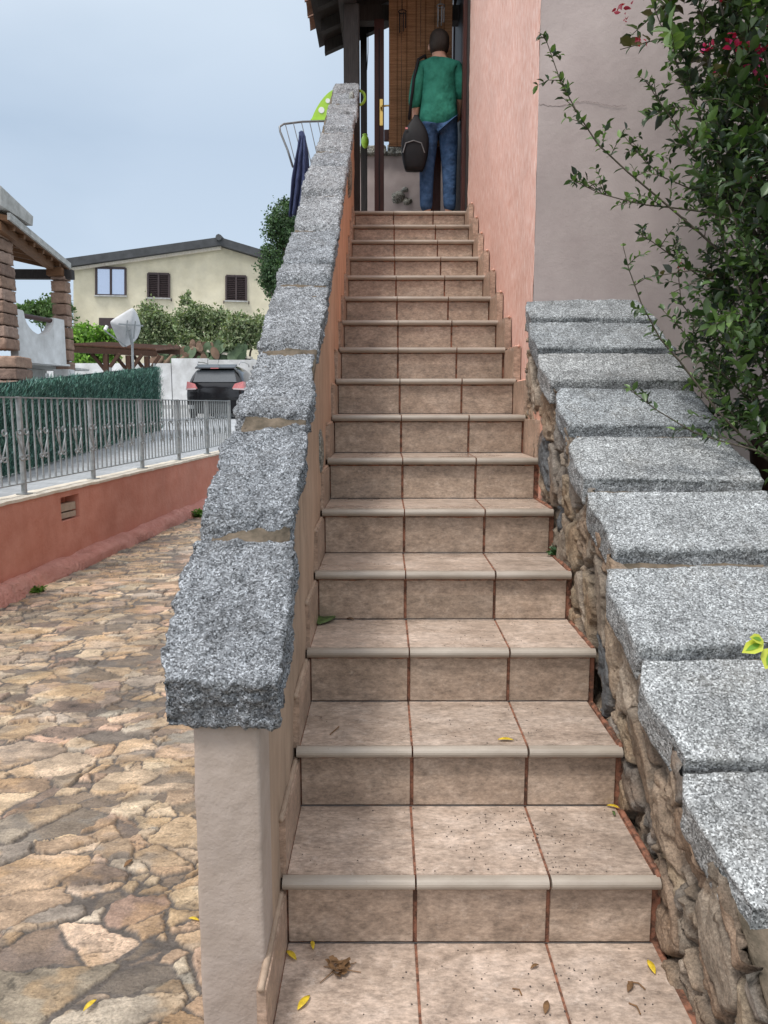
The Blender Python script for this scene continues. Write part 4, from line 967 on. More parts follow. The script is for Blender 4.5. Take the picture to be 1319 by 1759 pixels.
# prickly pear thicket on top of the white wall
pp = thing('prickly_pear', 'prickly pear cactus thicket with brown dead pads above the white wall', 'cactus', gb(310,27.6,3.0))
mb = MB(); mb2 = MB()
for i in range(230):
    x = random.uniform(262, 420); y = random.uniform(592, 622) if x > 330 else random.uniform(600, 628); c = P(x, y, 27.9+random.uniform(-.3,.5)); a = random.uniform(-.7,.7); r = random.uniform(.12,.22)
    n_ = Vector((random.uniform(-.6,.6), -1, random.uniform(-.3,.3))).normalized(); ux = Vector((math.cos(a),0,math.sin(a))); ux = (ux-n_*ux.dot(n_)).normalized(); uz = ux.cross(n_)
    (mb if (random.random() < .62 or x > 370) else mb2).prism([c+ux*r*.75*math.cos(q)+uz*r*1.25*math.sin(q) for q in [2*math.pi*k/10 for k in range(10)]], n_*.04)
mb.build('green_pads', plain('cactus_green', (.09,.14,.07), .6, var=.3, sc=3), pp); mb2.build('dry_pads', plain('dead_cactus', (.17,.11,.075), .9, var=.35, sc=3), pp)
mb = MB()
for (x0, y0, x1, y1) in ((280,632,300,606),(318,628,330,598),(330,600,352,612),(342,630,349,606),(300,630,322,610),(268,632,280,612)):
    mb.tube([P(x0,y0,27.7), P((x0+x1)/2+3,(y0+y1)/2-4,27.7), P(x1,y1,27.7)], [.11,.09,.06], 8)
mb.build('stems', plain('cactus_stem', (.19,.13,.09), .9, var=.35, sc=3), pp, smooth=True)

# ================================================================== background buildings and walls
bw = thing('boundary_wall', 'weathered whitewashed boundary wall at the back of the driveway behind the car', 'wall', (P(230,700,27).x, 26.9, gz))
def wpx(mb, x0, x1, ytop, Yp, th, zb): 
    a = PY(x0, ytop, Yp); b = PY(x1, ytop, Yp); mb.box(a.x, b.x, Yp, Yp+th, zb, a.z)
mb = MB(); wpx(mb, 60, 293, 624, 27.0, .3, gz-.1); mb.build('left_section', M['white'], bw)
mb = MB(); wpx(mb, 294, 356, 615.5, 27.02, .3, gz-.1); mb.build('raised_section', M['white'], bw)
mb = MB(); wpx(mb, 357, 620, 618, 27.04, .3, gz-.1); mb.build('right_section', M['white'], bw)
sh_ = thing('garden_shed', 'small white outbuilding with a sloping lid above the boundary wall behind the car', 'shed', P(395,640,28.2))
a = [P(360,604,28.0), P(428,614,28.0), P(428,640,28.0), P(360,640,28.0)]; MB().prism(a, (0,1.6,0)).build('walls', M['white'], sh_)
MB().beam(P(358,603.5,27.9), P(432,615,27.9), .5, .08).build('lid', M['cream'], sh_)
kb = MB(); kb.beam(P(255,699,21), P(330,699,21), .35, .10); tag(kb.build('low_kerb', M['concrete']), 'low concrete kerb across the driveway left of the car', 'kerb')
wpst = thing('white_post', 'short white gate post at the far end of the green screen', 'post', P(257,737,14.0))
a = P(252,659,13.9); b = P(262,737,13.9); MB().box(a.x, b.x, a.y, a.y+.12, b.z, a.z).build('shaft', M['white'], wpst, bevel=.01)
MB().box(a.x-.02, b.x+.02, a.y-.02, a.y+.14, a.z, a.z+.035).build('cap', M['white'], wpst, bevel=.01)

ch = thing('cream_house', 'pale cream house with a dark shallow gable roof and three dark framed windows', 'house', P(280, 600, 42))
def hp_(x, y, d=0): 
    u_, v_ = uv(x, y); Z = 45.65/((CP+v_*SP)-.2136*u_); p = P(x, y, Z); return Vector((p.x, p.y-d, p.z))
wl = [hp_(122,620), hp_(126,462), hp_(381,425), hp_(450,446), hp_(560,478), hp_(560,660), hp_(126,660)][1:]
MB().prism(wl, (0,9,0)).build('wall', M['house_cream'], ch)
rf = MB()
def slab(a, b, th, over): a = Vector(a); b = Vector(b); rf.hexa([a+Vector((0,-over,0)), b+Vector((0,-over,0)), b+Vector((0,10,0)), a+Vector((0,10,0))], [a+Vector((0,-over,th)), b+Vector((0,-over,th)), b+Vector((0,10,th)), a+Vector((0,10,th))])
slab(hp_(112,462.5), hp_(381,424.5), .42, .55); slab(hp_(381,424.5)+Vector((.001,0,0)), hp_(575,482), .42, .55)
ro = rf.build('roof', M['darkroof'], ch)
MB().tube([hp_(380,412,.7), hp_(380,412,-10)], .17, 8).build('ridge_tile', M['darkroof'], ro)
MB().prism([hp_(118,467,.3), hp_(381,429.5,.3), hp_(381,424.8,.3), hp_(118,462.5,.3)], (0,.2,0)).build('barge_board', M['cream'], ro)
def window(x0, y0, x1, y1, shut):
    a, b, c, d = hp_(x0,y0,.06), hp_(x1,y0+1,.06), hp_(x1,y1+1,.06), hp_(x0,y1,.06)
    f = MB(); w_ = .09
    for p, q in ((a,b),(b,c),(c,d),(d,a),((a+b)/2,(c+d)/2)): f.beam(p, q, .10, .10, (0,1,0))
    wn_ = f.build('window', M['shutter'], ch)
    if shut:
        s = MB(); nl = 13
        for k in range(nl):
            t = (k+.5)/nl; p = a.lerp(d, t); q = b.lerp(c, t); s.beam(p+Vector((0,.03,0)), q+Vector((0,.03,0)), .09, .045, (0,-.6,1))
        s.build('louvre_shutter', M['shutter'], wn_); MB().prism([p+Vector((0,.055,0)) for p in (a,b,c,d)], (0,.003,0)).build('backing', M['black'], wn_)
    else:
        MB().prism([p+Vector((0,.045,0)) for p in (a,b,c,d)], (0,.01,0)).build('pane', M['glass'], wn_)
        for (p, q) in ((a,d),((a+b)/2+Vector((.06,0,0)),(c+d)/2+Vector((.06,0,0)))): pass
    MB().beam(hp_(x0-3,y1+1.5,.1), hp_(x1+3,y1+2.5,.1), .2, .06).build('sill', M['concrete'], wn_)
window(166,460,216,507,False); window(255,470,291,511,True); window(389,474,423,516,True)
MB().prism([hp_(170,546,.02), hp_(206,546.5,.02), hp_(206,600,.02), hp_(170,600,.02)], (0,.015,0)).build('opening_shade', M['shutter'], ch)  # thin dark sheet painting the shade inside a window opening
for x, y in ((252,512),(295,513),(385,517),(428,518)): MB().beam(hp_(x,y,.1), hp_(x,y+5,.1), .06, .06).build('shutter_catch', M['shutter'], ch)

# stone house at the left edge
def blocks(name, x0, x1, y0, y1, zlist, th, seed, parent, split=False):
    """stack of split faced blocks, rough mesh each course"""
    rr = random.Random(seed); V = []; Fq = []; C = []
    for (za, zb) in zlist:
        segs = [(x0, x1)]
        if split and rr.random() < .6: m_ = rr.uniform(.35,.65)*(x1-x0)+x0; segs = [(x0, m_-.008), (m_+.008, x1)]
        for (a, b) in segs:
            mb = rough_slab([Vector((a,y0,zb)), Vector((a,y1,zb))], [Vector((b,y0,zb)), Vector((b,y1,zb))], Vector((0,0,za-zb+.02)), .03, .014, rr.random()*50, .012, .022)
            o = len(V); V += mb.v; Fq += [tuple(i+o for i in f) for f in mb.f]
            c = np.array(rr.choice([(.27,.18,.135),(.32,.215,.16),(.24,.165,.13),(.34,.24,.19)]))*rr.uniform(.85,1.15); C += [tuple(c)+(1,)]*len(mb.v)
    mb = MB(); mb.v = V; mb.f = Fq; return mb.build(name, M['brownstone'], parent, smooth=True, colors=C)
sh2 = thing('stone_house', 'stone block house with timber veranda roof and whitewashed balcony at the left edge', 'house', P(40, 680, 14))
def courses(z0, z1, h):
    r = []; z = z0
    while z < z1-.05: r.append((z, min(z+h, z1))); z += h
    return r
zt = P(10,372,12.9).z; zb = P(10,600,12.9).z
xr = P(24,500,12.9).x-.20
blocks('stone_pier', xr-1.0, xr-.0, P(0,500,12.9).y, P(0,500,12.9).y+.5, courses(zb, zt, .205), .5, 3, sh2, True)
blocks('stone_base', xr-1.0, P(29,600,12.9).x, P(0,500,12.7).y, P(0,500,12.7).y+.6, courses(.7, P(0,607,12.9).z, .2), .5, 4, sh2, True)
pl_ = blocks('veranda_pillar', P(88,500,15.2).x, P(112,500,15.2).x, P(100,500,15.2).y, P(100,500,15.2).y+.28, courses(P(0,640,15.2).z, P(100,474,15.2).z, .225), .3, 5, sh2)
# balcony parapet with a semicircular notch, running away from us
pa = P(27,531,13.45); pz = P(110,551,15.0)
def bp(t, z): return Vector((pa.x+(pz.x-pa.x)*t, pa.y+(pz.y-pa.y)*t, z))
ztop = (pa.z+pz.z)/2; zbot = P(60,620,14).z
poly = [bp(0,zbot), bp(0,ztop+.03), bp(.13,ztop+.02)]
for i in range(13):
    a = math.pi*i/12; poly.append(bp(.46-.31*math.cos(a), ztop-.36*math.sin(a)))
poly += [bp(.80,ztop), bp(1.0,ztop), bp(1.0,zbot)]
MB().prism(poly, (-.14,0,0)).build('balcony_parapet', M['white'], sh2)
MB().tube([bp(.12,ztop-.06)+Vector((-.07,0,0)), bp(.88,ztop-.05)+Vector((-.07,0,0))], .045, 8).build('balcony_rail', M['redwood'], sh2)
MB().beam(bp(-.02,zbot-.02)+Vector((-.12,0,0)), bp(1.06,zbot-.02)+Vector((-.12,0,0)), .3, .035).build('balcony_slab', M['white'], sh2)
MB().beam(bp(1.0,.8)+Vector((-.1,.1,0)), bp(1.0,zbot-.1)+Vector((-.1,.1,0)), .3, .3).build('balcony_support', M['white'], sh2)
MB().box(-14, pa.x-.9, 14.5, 17, .7, zbot-.05).build('recess_wall', M['concrete'], sh2)
MB().box(-14, pa.x-.2, pa.y+.2, 17.6, zbot-.04, zbot+.0).build('balcony_floor', M['concrete'], sh2)
# veranda roof
A = P(14,380,12.6); Bq = P(119,464,15.6)
d = Bq-A
mb = MB(); t_ = .09
mb.hexa([A, Bq, Bq+Vector((-4,0,.9)), A+Vector((-4,0,.9))], [A+Vector((0,0,t_)), Bq+Vector((0,0,t_)), Bq+Vector((-4,0,.9+t_)), A+Vector((-4,0,.9+t_))]); mb.build('veranda_roof', M['rawwood'], sh2)
MB().beam(A+Vector((.015,0,.08)), Bq+Vector((.015,0,.08)), .05, .11).build('gutter', M['concrete'], sh2)
MB().beam(A+Vector((-.18,0,-.07)), Bq+Vector((-.18,0,-.07)), .12, .14).build('eave_beam', M['rawwood'], sh2)
q = P(108,470,15.25); MB().beam(q+Vector((.2,0,-.02)), q+Vector((-4,0,-.0)), .16, .18).build('end_beam', M['darkwood'], sh2)
for i in range(7):
    y = A.y+.3+i*.44; tt = (y-A.y)/d.y; e_ = A+d*tt; MB().beam(e_+Vector((-.02,0,-.03)), e_+Vector((-4,0,.87)), .07, .07).build('rafter', M['rawwood'], sh2)
MB().beam(P(98,463,15.2), P(98,476,15.2), .3, .3, (0,1,0)).build('pillar_head', M['rawwood'], sh2)
# concrete roof edge at top left
a = P(0,318,12.4); b = P(57,372,13.4)
MB().hexa([a+Vector((-1.5,0,-.2)), P(0,352,12.4), P(56,388,13.4), P(56,388,13.4)+Vector((-2.5,0,0))], [a+Vector((-1.5,0,.0)), a, b, b+Vector((-2.5,0,.0))]).build('roof_edge', M['concrete'], sh2)

# satellite dish on a pole
sdh = thing('satellite_dish', 'grey white satellite dish on a metal pole above the green screen', 'satellite dish', (P(227,640,17).x, P(227,640,17).y, gz))
c = P(214,563,17); ax = Vector((-.62, .70, .34)).normalized(); ux = ax.cross(Vector((0,0,1))).normalized(); uz = ux.cross(ax)
out_px = [(229,528.5),(236,540),(240.5,553),(242,565),(236.5,581),(225,592),(211,597),(205,590),(198,575),(192,561),(189,553),(197,547),(210,539),(222,531.5)]
def on_dish(x, y):
    d0 = P(x, y, 1)-Vector((0,0,CAMZ)); k = (c-Vector((0,0,CAMZ))).dot(ax)/d0.dot(ax); return Vector((0,0,CAMZ))+d0*k
rim = [on_dish(x, y) for x, y in out_px]; cen = sum(rim, Vector())/len(rim); vs = []; nr_, na = 8, len(rim)*3
rim = [rim[i//3].lerp(rim[(i//3+1) % len(rim)], (i % 3)/3) for i in range(na)]
rim = [(rim[i-1]+rim[i]*2+rim[(i+1) % na])/4 for i in range(na)]
for s in (0, 1):
    for i in range(nr_+1):
        for j in range(na):
            t = i/nr_; vs.append(cen+(rim[j]-cen)*t-ax*(.16*(1-t*t)-(.012 if s else 0)))
fs = []
for s in (0,1):
    for i in range(nr_):
        for j in range(na):
            q = s*(nr_+1)*na+i*na; f = (q+j, q+(j+1)%na, q+na+(j+1)%na, q+na+j); fs.append(f if s else f[::-1])
q0 = nr_*na; q1 = (nr_+1)*na+nr_*na
fs += [(q0+j, q0+(j+1)%na, q1+(j+1)%na, q1+j) for j in range(na)]
MB().add(vs, fs).build('reflector', M['dish'], sdh, smooth=True)
c = cen-ax*.16
bp_ = c-ax*.06
MB().tube([P(227,590,17), (P(227,640,17).x, P(227,640,17).y, gz)], .028, 8).build('pole', M['zinc'], sdh)
for k in (-.09, .09): MB().beam(bp_+uz*.20+ux*k-ax*.01, bp_-uz*.20+ux*k-ax*.01, .025, .025).build('bracket', M['zinc'], sdh)
MB().beam(bp_-ux*.28+uz*.10, bp_+ux*.28+uz*.10, .03, .03).build('cross_bar', M['zinc'], sdh)
MB().beam(bp_-ux*.02, P(227,592,17), .05, .05).build('mount', M['zinc'], sdh)
MB().tube([c-uz*.42+ax*.05, P(180,568,16.6)], .014, 6).build('feed_arm', M['zinc'], sdh)
lb = P(180,567,16.6); MB().tube([lb, lb+Vector((.03,.05,.09))], .035, 8).build('receiver', M['whiteplastic'], sdh)

# pergola
pg = thing('pergola', 'brown timber pergola with corrugated roof behind the green screen', 'pergola', P(200, 660, 20))
mb = MB(); a = P(118,592,19.5); b = P(268,600,20.8); 
nseg = 60; vs = []
for i in range(nseg*2+1):
    t = i/(nseg*2); p = a.lerp(b, t); zo = .03*(1 if i % 2 else -1)
    vs += [(p.x, p.y, p.z+zo), (p.x, p.y+2.6, p.z+zo+.25)]
mb.add(vs, [(2*i,2*i+1,2*i+3,2*i+2) for i in range(nseg*2)]); ob = mb.build('corrugated_sheet', M['rooftile'], pg); ob.modifiers.new('s','SOLIDIFY').thickness = .02
MB().beam(a+Vector((0,.02,-.12)), b+Vector((0,.02,-.12)), .10, .14).build('front_beam', M['pergolawood'], pg)
MB().beam(a+Vector((0,2.4,.08)), b+Vector((0,2.4,.08)), .10, .14).build('rear_beam', M['pergolawood'], pg)
for x in (178, 217, 250):
    t = (x-118)/150; p = a.lerp(b, t)+Vector((0,.02,-.2)); mb = MB().beam(p, (p.x, p.y, gz-.05), .12, .12, (0,1,0)); mb.build('post', M['pergolawood'], pg)
    for s in (-1, 1): MB().beam((p.x, p.y, p.z-.45), (p.x+s*.36, p.y, p.z+.02), .08, .08, (0,1,0)).build('brace', M['pergolawood'], pg)

# green artificial hedge screen
gs = thing('green_screen', 'dark green artificial hedge screen fixed along a fence behind the grey railing', 'hedge screen', (-3.99, 8, .74))
def scr(t):                                   # near ... far end along the fence
    Y = 3.2+(13.45-3.2)*t; x = -3.99-.0+ (Y-7.97)*(.02); top = [(3.2,1.76),(8,1.757),(13.45,2.195)]
    zt = 1.757 if Y < 8 else 1.757+(2.195-1.757)*(Y-8)/5.45
    return x, Y, dz(Y)+.01, zt
n = 80000; t = rng.uniform(0, 1, n)**.85; h = rng.uniform(0, 1, n); Yv = 3.2+(13.45-3.2)*t; xv = -3.99+(Yv-7.97)*.02
zb_ = np.array([dz(y) for y in Yv]); zt_ = np.where(Yv < 8, 1.757, 1.757+.438*(Yv-8)/5.45)
rag = (fbm(Yv*4, Yv*0, 3, 4)-.5)*.10+(fbm(Yv*25, Yv*0, 5, 2)-.5)*.05; zv = zb_+(zt_-.075-zb_+rag)*h
dep = rng.normal(0, .03, n); base = np.stack([xv+dep, Yv, zv], 1)
d = np.stack([rng.normal(.35,.3,n), rng.normal(0,.35,n), rng.normal(1.0,.3,n)], 1); d /= np.linalg.norm(d, axis=1)[:,None]
s = np.cross(d, rng.normal(size=(n,3))); s /= np.linalg.norm(s, axis=1)[:,None]
ln = rng.uniform(.03, .06, n)[:,None]; wd = .0035
Vv = np.stack([base-s*wd, base+s*wd, base+d*ln+s*wd*.4, base+d*ln-s*wd*.4], 1).reshape(-1,3); k = np.arange(n)[:,None]*4
colr = jitcol([(.07,.165,.13),(.10,.23,.185),(.045,.11,.09),(.18,.33,.28)], n, .5); strip = (.55+.9*fbm(Yv*14, Yv*0, 7, 2))[:,None]; colr = colr*strip
npmesh('fibre_foliage', Vv, k+np.array([[0,1,2,3]]), M['screen'], np.c_[np.repeat(colr, 4, 0), np.ones(n*4)], gs)
mb = MB(); 
for i in range(24):
    a_ = scr(i/24); b_ = scr((i+1)/24); mb.hexa([(a_[0]-.02,a_[1],a_[2]),(b_[0]-.02,b_[1],b_[2]),(b_[0]-.035,b_[1],b_[2]),(a_[0]-.035,a_[1],a_[2])], [(a_[0]-.02,a_[1],a_[3]-.05),(b_[0]-.02,b_[1],b_[3]-.05),(b_[0]-.035,b_[1],b_[3]-.05),(a_[0]-.035,a_[1],a_[3]-.05)])
mb.build('backing', plain('dark_green_mesh', (.01,.04,.03), .8), gs)
for i in range(6):
    a_ = scr(i/5); MB().tube([(a_[0]-.06,a_[1]-.03,a_[2]),(a_[0]-.06,a_[1]-.03,a_[3])], .02, 6).build('fence_post', M['zinc'], gs)

# ================================================================== car, seen from behind
cz = 1.06; cc_ = P(370, 700, 23.3); CX, CY = cc_.x, cc_.y
car = thing('parked_car', 'black sport utility car parked at the end of the driveway seen from behind', 'car', (CX, CY, cz))
def sec(y, pts): return [Vector((CX+s*x, CY+y, cz+z)) for s in (-1,) for x, z in pts[::-1]]+[Vector((CX+x, CY+y, cz+z)) for x, z in pts]
prof = {0.00: [(0,.30),(.70,.32),(.82,.45),(.86,.72),(.84,.98),(.0,1.0)],
        }
# half sections from the bottom centre round to the roof centre
secs = [
 (-.02, [(0,.33),(.68,.33),(.80,.40),(.84,.62),(.80,.86),(.72,.98),(.60,1.02),(0,1.04)]),
 (.10, [(0,.26),(.74,.26),(.86,.38),(.895,.66),(.88,.92),(.80,1.10),(.70,1.22),(0,1.26)]),
 (.30, [(0,.24),(.78,.24),(.89,.36),(.91,.68),(.90,.98),(.80,1.18),(.68,1.50),(0,1.56)]),
 (.55, [(0,.24),(.80,.24),(.90,.36),(.92,.68),(.91,1.00),(.82,1.20),(.65,1.62),(0,1.68)]),
 (1.4, [(0,.24),(.80,.24),(.90,.36),(.92,.68),(.91,1.00),(.83,1.20),(.66,1.66),(0,1.72)]),
 (2.5, [(0,.24),(.80,.24),(.90,.36),(.92,.68),(.91,.99),(.83,1.18),(.66,1.60),(0,1.66)]),
 (3.2, [(0,.24),(.80,.24),(.90,.36),(.91,.68),(.90,.95),(.82,1.04),(.74,1.10),(0,1.14)]),
 (4.2, [(0,.26),(.76,.26),(.86,.38),(.88,.64),(.84,.84),(.72,.92),(.60,.95),(0,.98)]),
 (4.45,[(0,.32),(.66,.32),(.76,.42),(.78,.60),(.74,.76),(.62,.80),(.5,.82),(0,.83)])]
vs = []
for y, pts in secs:
    ring_ = [(CX+x, CY+y, cz+z) for x, z in pts]+[(CX-x, CY+y, cz+z) for x, z in pts[-2:0:-1]]; vs += ring_
K = len(ring_); fs = [(i*K+j, i*K+(j+1)%K, (i+1)*K+(j+1)%K, (i+1)*K+j) for i in range(len(secs)-1) for j in range(K)]+[tuple(range(K))[::-1], tuple((len(secs)-1)*K+j for j in range(K))]
ob = MB().add(vs, fs).build('body', M['carpaint'], car, smooth=True); sm = ob.modifiers.new('sub','SUBSURF'); sm.levels = 2; sm.render_levels = 2
def cq(x, y, z): return Vector((CX+x, CY+y, cz+z))
MB().hexa([cq(-.66,-.0,1.10), cq(.66,-.0,1.10), cq(.66,.06,1.10), cq(-.66,.06,1.10)], [cq(-.56,.16,1.46), cq(.56,.16,1.46), cq(.56,.22,1.46), cq(-.56,.22,1.46)]).build('rear_window', M['carglass'], car, bevel=.01)
MB().hexa([cq(-.60,.04,1.50), cq(.60,.04,1.50), cq(.60,.5,1.60), cq(-.60,.5,1.60)], [cq(-.60,.05,1.54), cq(.60,.05,1.54), cq(.60,.5,1.66), cq(-.60,.5,1.66)]).build('spoiler', M['carpaint'], car, bevel=.01)
MB().box(CX-.12, CX+.12, CY+.03, CY+.045, cz+1.507, cz+1.53).build('brake_light', M['tail'], car)
for s in (-1, 1):
    tlg = MB().hexa([cq(s*.52,-.055,.90), cq(s*.88,.03,.88), cq(s*.90,.25,.90), cq(s*.52,.10,.92)], [cq(s*.60,-.02,1.05), cq(s*.85,.06,1.13), cq(s*.88,.28,1.12), cq(s*.60,.10,1.07)]).build('tail_light', M['tail'], car, bevel=.01)
    MB().hexa([cq(s*.56,-.066,.885), cq(s*.885,.01,.865), cq(s*.90,.1,.865), cq(s*.56,.05,.885)], [cq(s*.56,-.066,.925), cq(s*.885,.01,.915), cq(s*.90,.1,.915), cq(s*.56,.05,.925)]).build('clear_lens', M['lenswhite'], tlg)
    MB().tube([cq(s*.64,.6,1.66), cq(s*.66,.7,1.735), cq(s*.66,1.5,1.76), cq(s*.66,2.2,1.73), cq(s*.64,2.35,1.66)], .016, 6).build('roof_rail', M['chrome'], car)
    mr_ = MB().ell(cq(s*1.00,2.55,1.10), (.09,.06,.075), 10, 8).build('mirror', M['carpaint'], car, smooth=True)
    for y in (.75, 3.6):
        wh = MB().disc(cq(s*.80,y,.34), .34, (s,0,0), .12, 28).build('wheel', M['rubber'], car, bevel=.02); MB().disc(cq(s*.915,y,.34), .22, (s,0,0), .012, 20).build('rim', M['chrome'], wh)
MB().hexa([cq(-.78,-.04,.16), cq(.78,-.04,.16), cq(.84,.9,.16), cq(-.84,.9,.16)], [cq(-.82,-.08,.56), cq(.82,-.08,.56), cq(.88,.9,.56), cq(-.88,.9,.56)]).build('bumper', M['black'], car, bevel=.03)
MB().tube([cq(0,.55,1.68), cq(0,.85,1.95)], .006, 5).build('antenna', M['black'], car)
MB().tube([cq(-.25,.02,1.12), cq(.12,.03,1.14)], .008, 5).build('wiper', M['black'], car)

# ================================================================== plants at the right
LEAFC = [(.040,.078,.024),(.055,.10,.032),(.028,.055,.020),(.075,.13,.045),(.022,.042,.020),(.045,.065,.050)]
LIGHTC = [(.10,.175,.05),(.14,.22,.07),(.08,.14,.04)]
def stem_leaves(pts, step, size, cols, dens=1.0, start=.0):
    """pairs of leaves along a polyline; returns arrays"""
    B_, D_, S_, N_, Z_, C_ = [], [], [], [], [], []
    L_ = [0]
    for a, b in zip(pts, pts[1:]): L_.append(L_[-1]+(b-a).length)
    tt = start*L_[-1]; side = random.random()*6.28
    while tt < L_[-1]:
        i = max(k for k in range(len(L_)) if L_[k] <= tt); i = min(i, len(pts)-2)
        q = (tt-L_[i])/max(1e-6, L_[i+1]-L_[i]); p = pts[i].lerp(pts[i+1], q); d = (pts[i+1]-pts[i]).normalized()
        side += 1.57+random.uniform(-.3,.3); o1 = d.orthogonal().normalized(); o1.rotate(Matrix.Rotation(side, 3, d))
        for s in (1, -1):
            if random.random() > dens: continue
            dd = (o1*s*random.uniform(.6,1)+d*random.uniform(.3,1)+Vector((0,0,random.uniform(-.3,.35)))).normalized(); nn = dd.cross(d.cross(dd)).normalized() if d.cross(dd).length > .01 else Vector((0,0,1))
            nn = (Vector((0,0,1))+Vector((random.gauss(0,.5),random.gauss(0,.5),0))); nn = (nn-dd*nn.dot(dd)).normalized(); ss = dd.cross(nn)
            B_.append(p); D_.append(dd); S_.append(ss); N_.append(nn); Z_.append(size*random.uniform(.5,1.25)); c = random.choice(cols); k = random.uniform(.7,1.35); C_.append((c[0]*k,c[1]*k,c[2]*k))
        tt += step*random.uniform(.6,1.5)
    return B_, D_, S_, N_, Z_, C_
class Plant:
    def __init__(s): s.d = [[] for _ in range(6)]; s.m = MB()
    def stem(s, pts, r0, r1, step, size, cols, dens=1, start=0):
        pts = [Vector(p) for p in pts]; k = len(pts); s.m.tube(pts, [r0+(r1-r0)*i/(k-1) for i in range(k)], 5)
        if step:
            for a, b in zip(s.d, stem_leaves(pts, step, size, cols, dens, start)): a += b
    def build(s, parent, lm='leaf', wr=.26):
        A = [np.array([tuple(v) if hasattr(v, '__len__') else v for v in q], float) for q in s.d]
        v, f, c = leaves_from(A[0], A[1], A[2], A[3], A[4], A[5], .35, wr); foliage_mesh('foliage', [(v, f, c)], M[lm], parent)
        s.m.build('stems', M['twig'], parent, smooth=True)
sb = thing('privet_shrub', 'dense dark green shrub with long loose shoots in front of the mauve wall', 'shrub', (1.75, 3.0, .8))
pt = Plant()
def sp(L_, z0, z1): n = len(L_); return [P(x, y, z0+(z1-z0)*i/(n-1)) for i, (x, y) in enumerate(L_)]
BASE = Vector((1.85, 3.0, .85))
long_ = [
 ([(1330,520),(1202,400),(1135,343),(1078,295),(1027,248),(992,194),(963,140),(942,80),(935,60)], 2.9, 2.75, .005, .036, .55),
 ([(1330,400),(1218,365),(1150,356),(1110,352),(1070,343),(1033,333),(1005,320),(982,309)], 2.9, 2.85, .004, .028, .55),
 ([(1270,350),(1200,330),(1141,305),(1110,279),(1087,252),(1065,225)], 3.0, 2.9, .003, .034, .6),
 ([(1335,480),(1265,333),(1237,286),(1208,216),(1186,165),(1154,89),(1130,30),(1110,-20)], 3.0, 2.9, .009, .05, .7),
 ([(1260,360),(1211,292),(1190,258),(1164,219),(1140,185),(1122,159),(1112,140)], 3.0, 2.8, .004, .04, .8),
 ([(1330,800),(1300,775),(1233,707),(1167,620),(1134,582),(1102,522),(1080,462),(1069,418)], 2.8, 2.65, .0055, .034, .45),
 ([(1260,520),(1200,473),(1151,437),(1120,415),(1102,405)], 3.0, 2.9, .004, .038, .9),
 ([(1340,800),(1304,775),(1233,756),(1192,743),(1129,705),(1100,683),(1077,666)], 2.7, 2.6, .004, .03, .35),
 ([(1300,700),(1240,640),(1200,600),(1165,560),(1131,525)], 2.9, 2.75, .004, .034, 1.0),
 ([(1250,600),(1200,560),(1170,520),(1165,470),(1165,450)], 3.0, 2.9, .003, .03, .8),
 ([(1320,420),(1260,300),(1230,200),(1215,100),(1205,10)], 3.1, 3.0, .006, .05, .9),
 ([(1330,300),(1290,200),(1270,100),(1262,-20)], 3.0, 2.9, .006, .05, .9),
 ([(1330,640),(1290,560),(1262,480),(1240,400),(1230,330)], 2.8, 2.8, .005, .045, .9)]
for L_, z0, z1, r, s_, dn in long_:
    pts = sp(L_, z0, z1); pts = [BASE+Vector((random.uniform(-.1,.1),random.uniform(-.1,.1),0)), pts[0]+(BASE-pts[0])*.35]+pts
    pt.stem(pts[:3], r*1.3, r*1.1, None, 0, None); pt.stem(pts[2:], r, .0012, .026, s_, LIGHTC+LEAFC[:2], dn)
    # side shoots
    for k in range(3, len(pts)):
        for _ in range(2 if dn > .5 else 1):
            p = pts[k].lerp(pts[k-1], random.random()); f = 1-(k-2)/(len(pts)-2)
            d_ = Vector((random.uniform(-1,.5), random.uniform(-.6,.5), random.uniform(-.2,1))).normalized()*random.uniform(.04,.16)*(.4+f)
            pt.stem([p, p+d_*.5+Vector((0,0,.01)), p+d_], .002, .0008, .018, .032, LIGHTC+LEAFC, .9)
edge_ = [(-60,1115),(0,1120),(60,1150),(100,1150),(200,1178),(300,1196),(400,1215),(450,1200),(500,1190),(560,1190),(640,1192),(700,1216),(745,1245),(790,1312),(820,1340)]
def edgex(y):
    for (a, xa), (b, xb) in zip(edge_, edge_[1:]):
        if a <= y <= b: return xa+(xb-xa)*(y-a)/(b-a)
    return 1340
cnt = 0
while cnt < 1150:
    y = random.uniform(-230, 815); ex = edgex(max(y,-60)); x = ex+abs(random.gauss(0,1))*70-12+random.random()**1.5*240 if random.random() < .8 else random.uniform(ex, 1750)
    if y > 770 and x < 1300: continue
    Z = random.uniform(2.65, 3.45) if x > 1250 else random.uniform(2.75, 3.3)
    p = P(x, y, Z)
    if p.y > 3.86: continue
    if random.random() > min(1, (x-ex+40)/110): continue
    if y < 200 and random.random() < .35: continue
    d_ = Vector((random.uniform(-1,.5), random.uniform(-.8,.5), random.uniform(-.2,.9))).normalized()*random.uniform(.06,.16)
    pt.stem([p, p+d_*.5+Vector((0,0,.008)), p+d_], .0022, .0009, .019, random.choice((.036,.048,.062)), LEAFC if random.random() < .8 else LIGHTC, .95); cnt += 1
for i in range(60):
    q = P(random.uniform(1240,1500), random.uniform(0,760), random.uniform(2.8,3.3)); m1 = BASE.lerp(q, .5)+Vector((random.uniform(-.08,.08), random.uniform(-.1,.1), .1)); pt.stem([BASE+Vector((random.uniform(-.1,.1),random.uniform(-.1,.1),0)), m1, q], .009, .003, None, 0, None)
pt.build(sb)
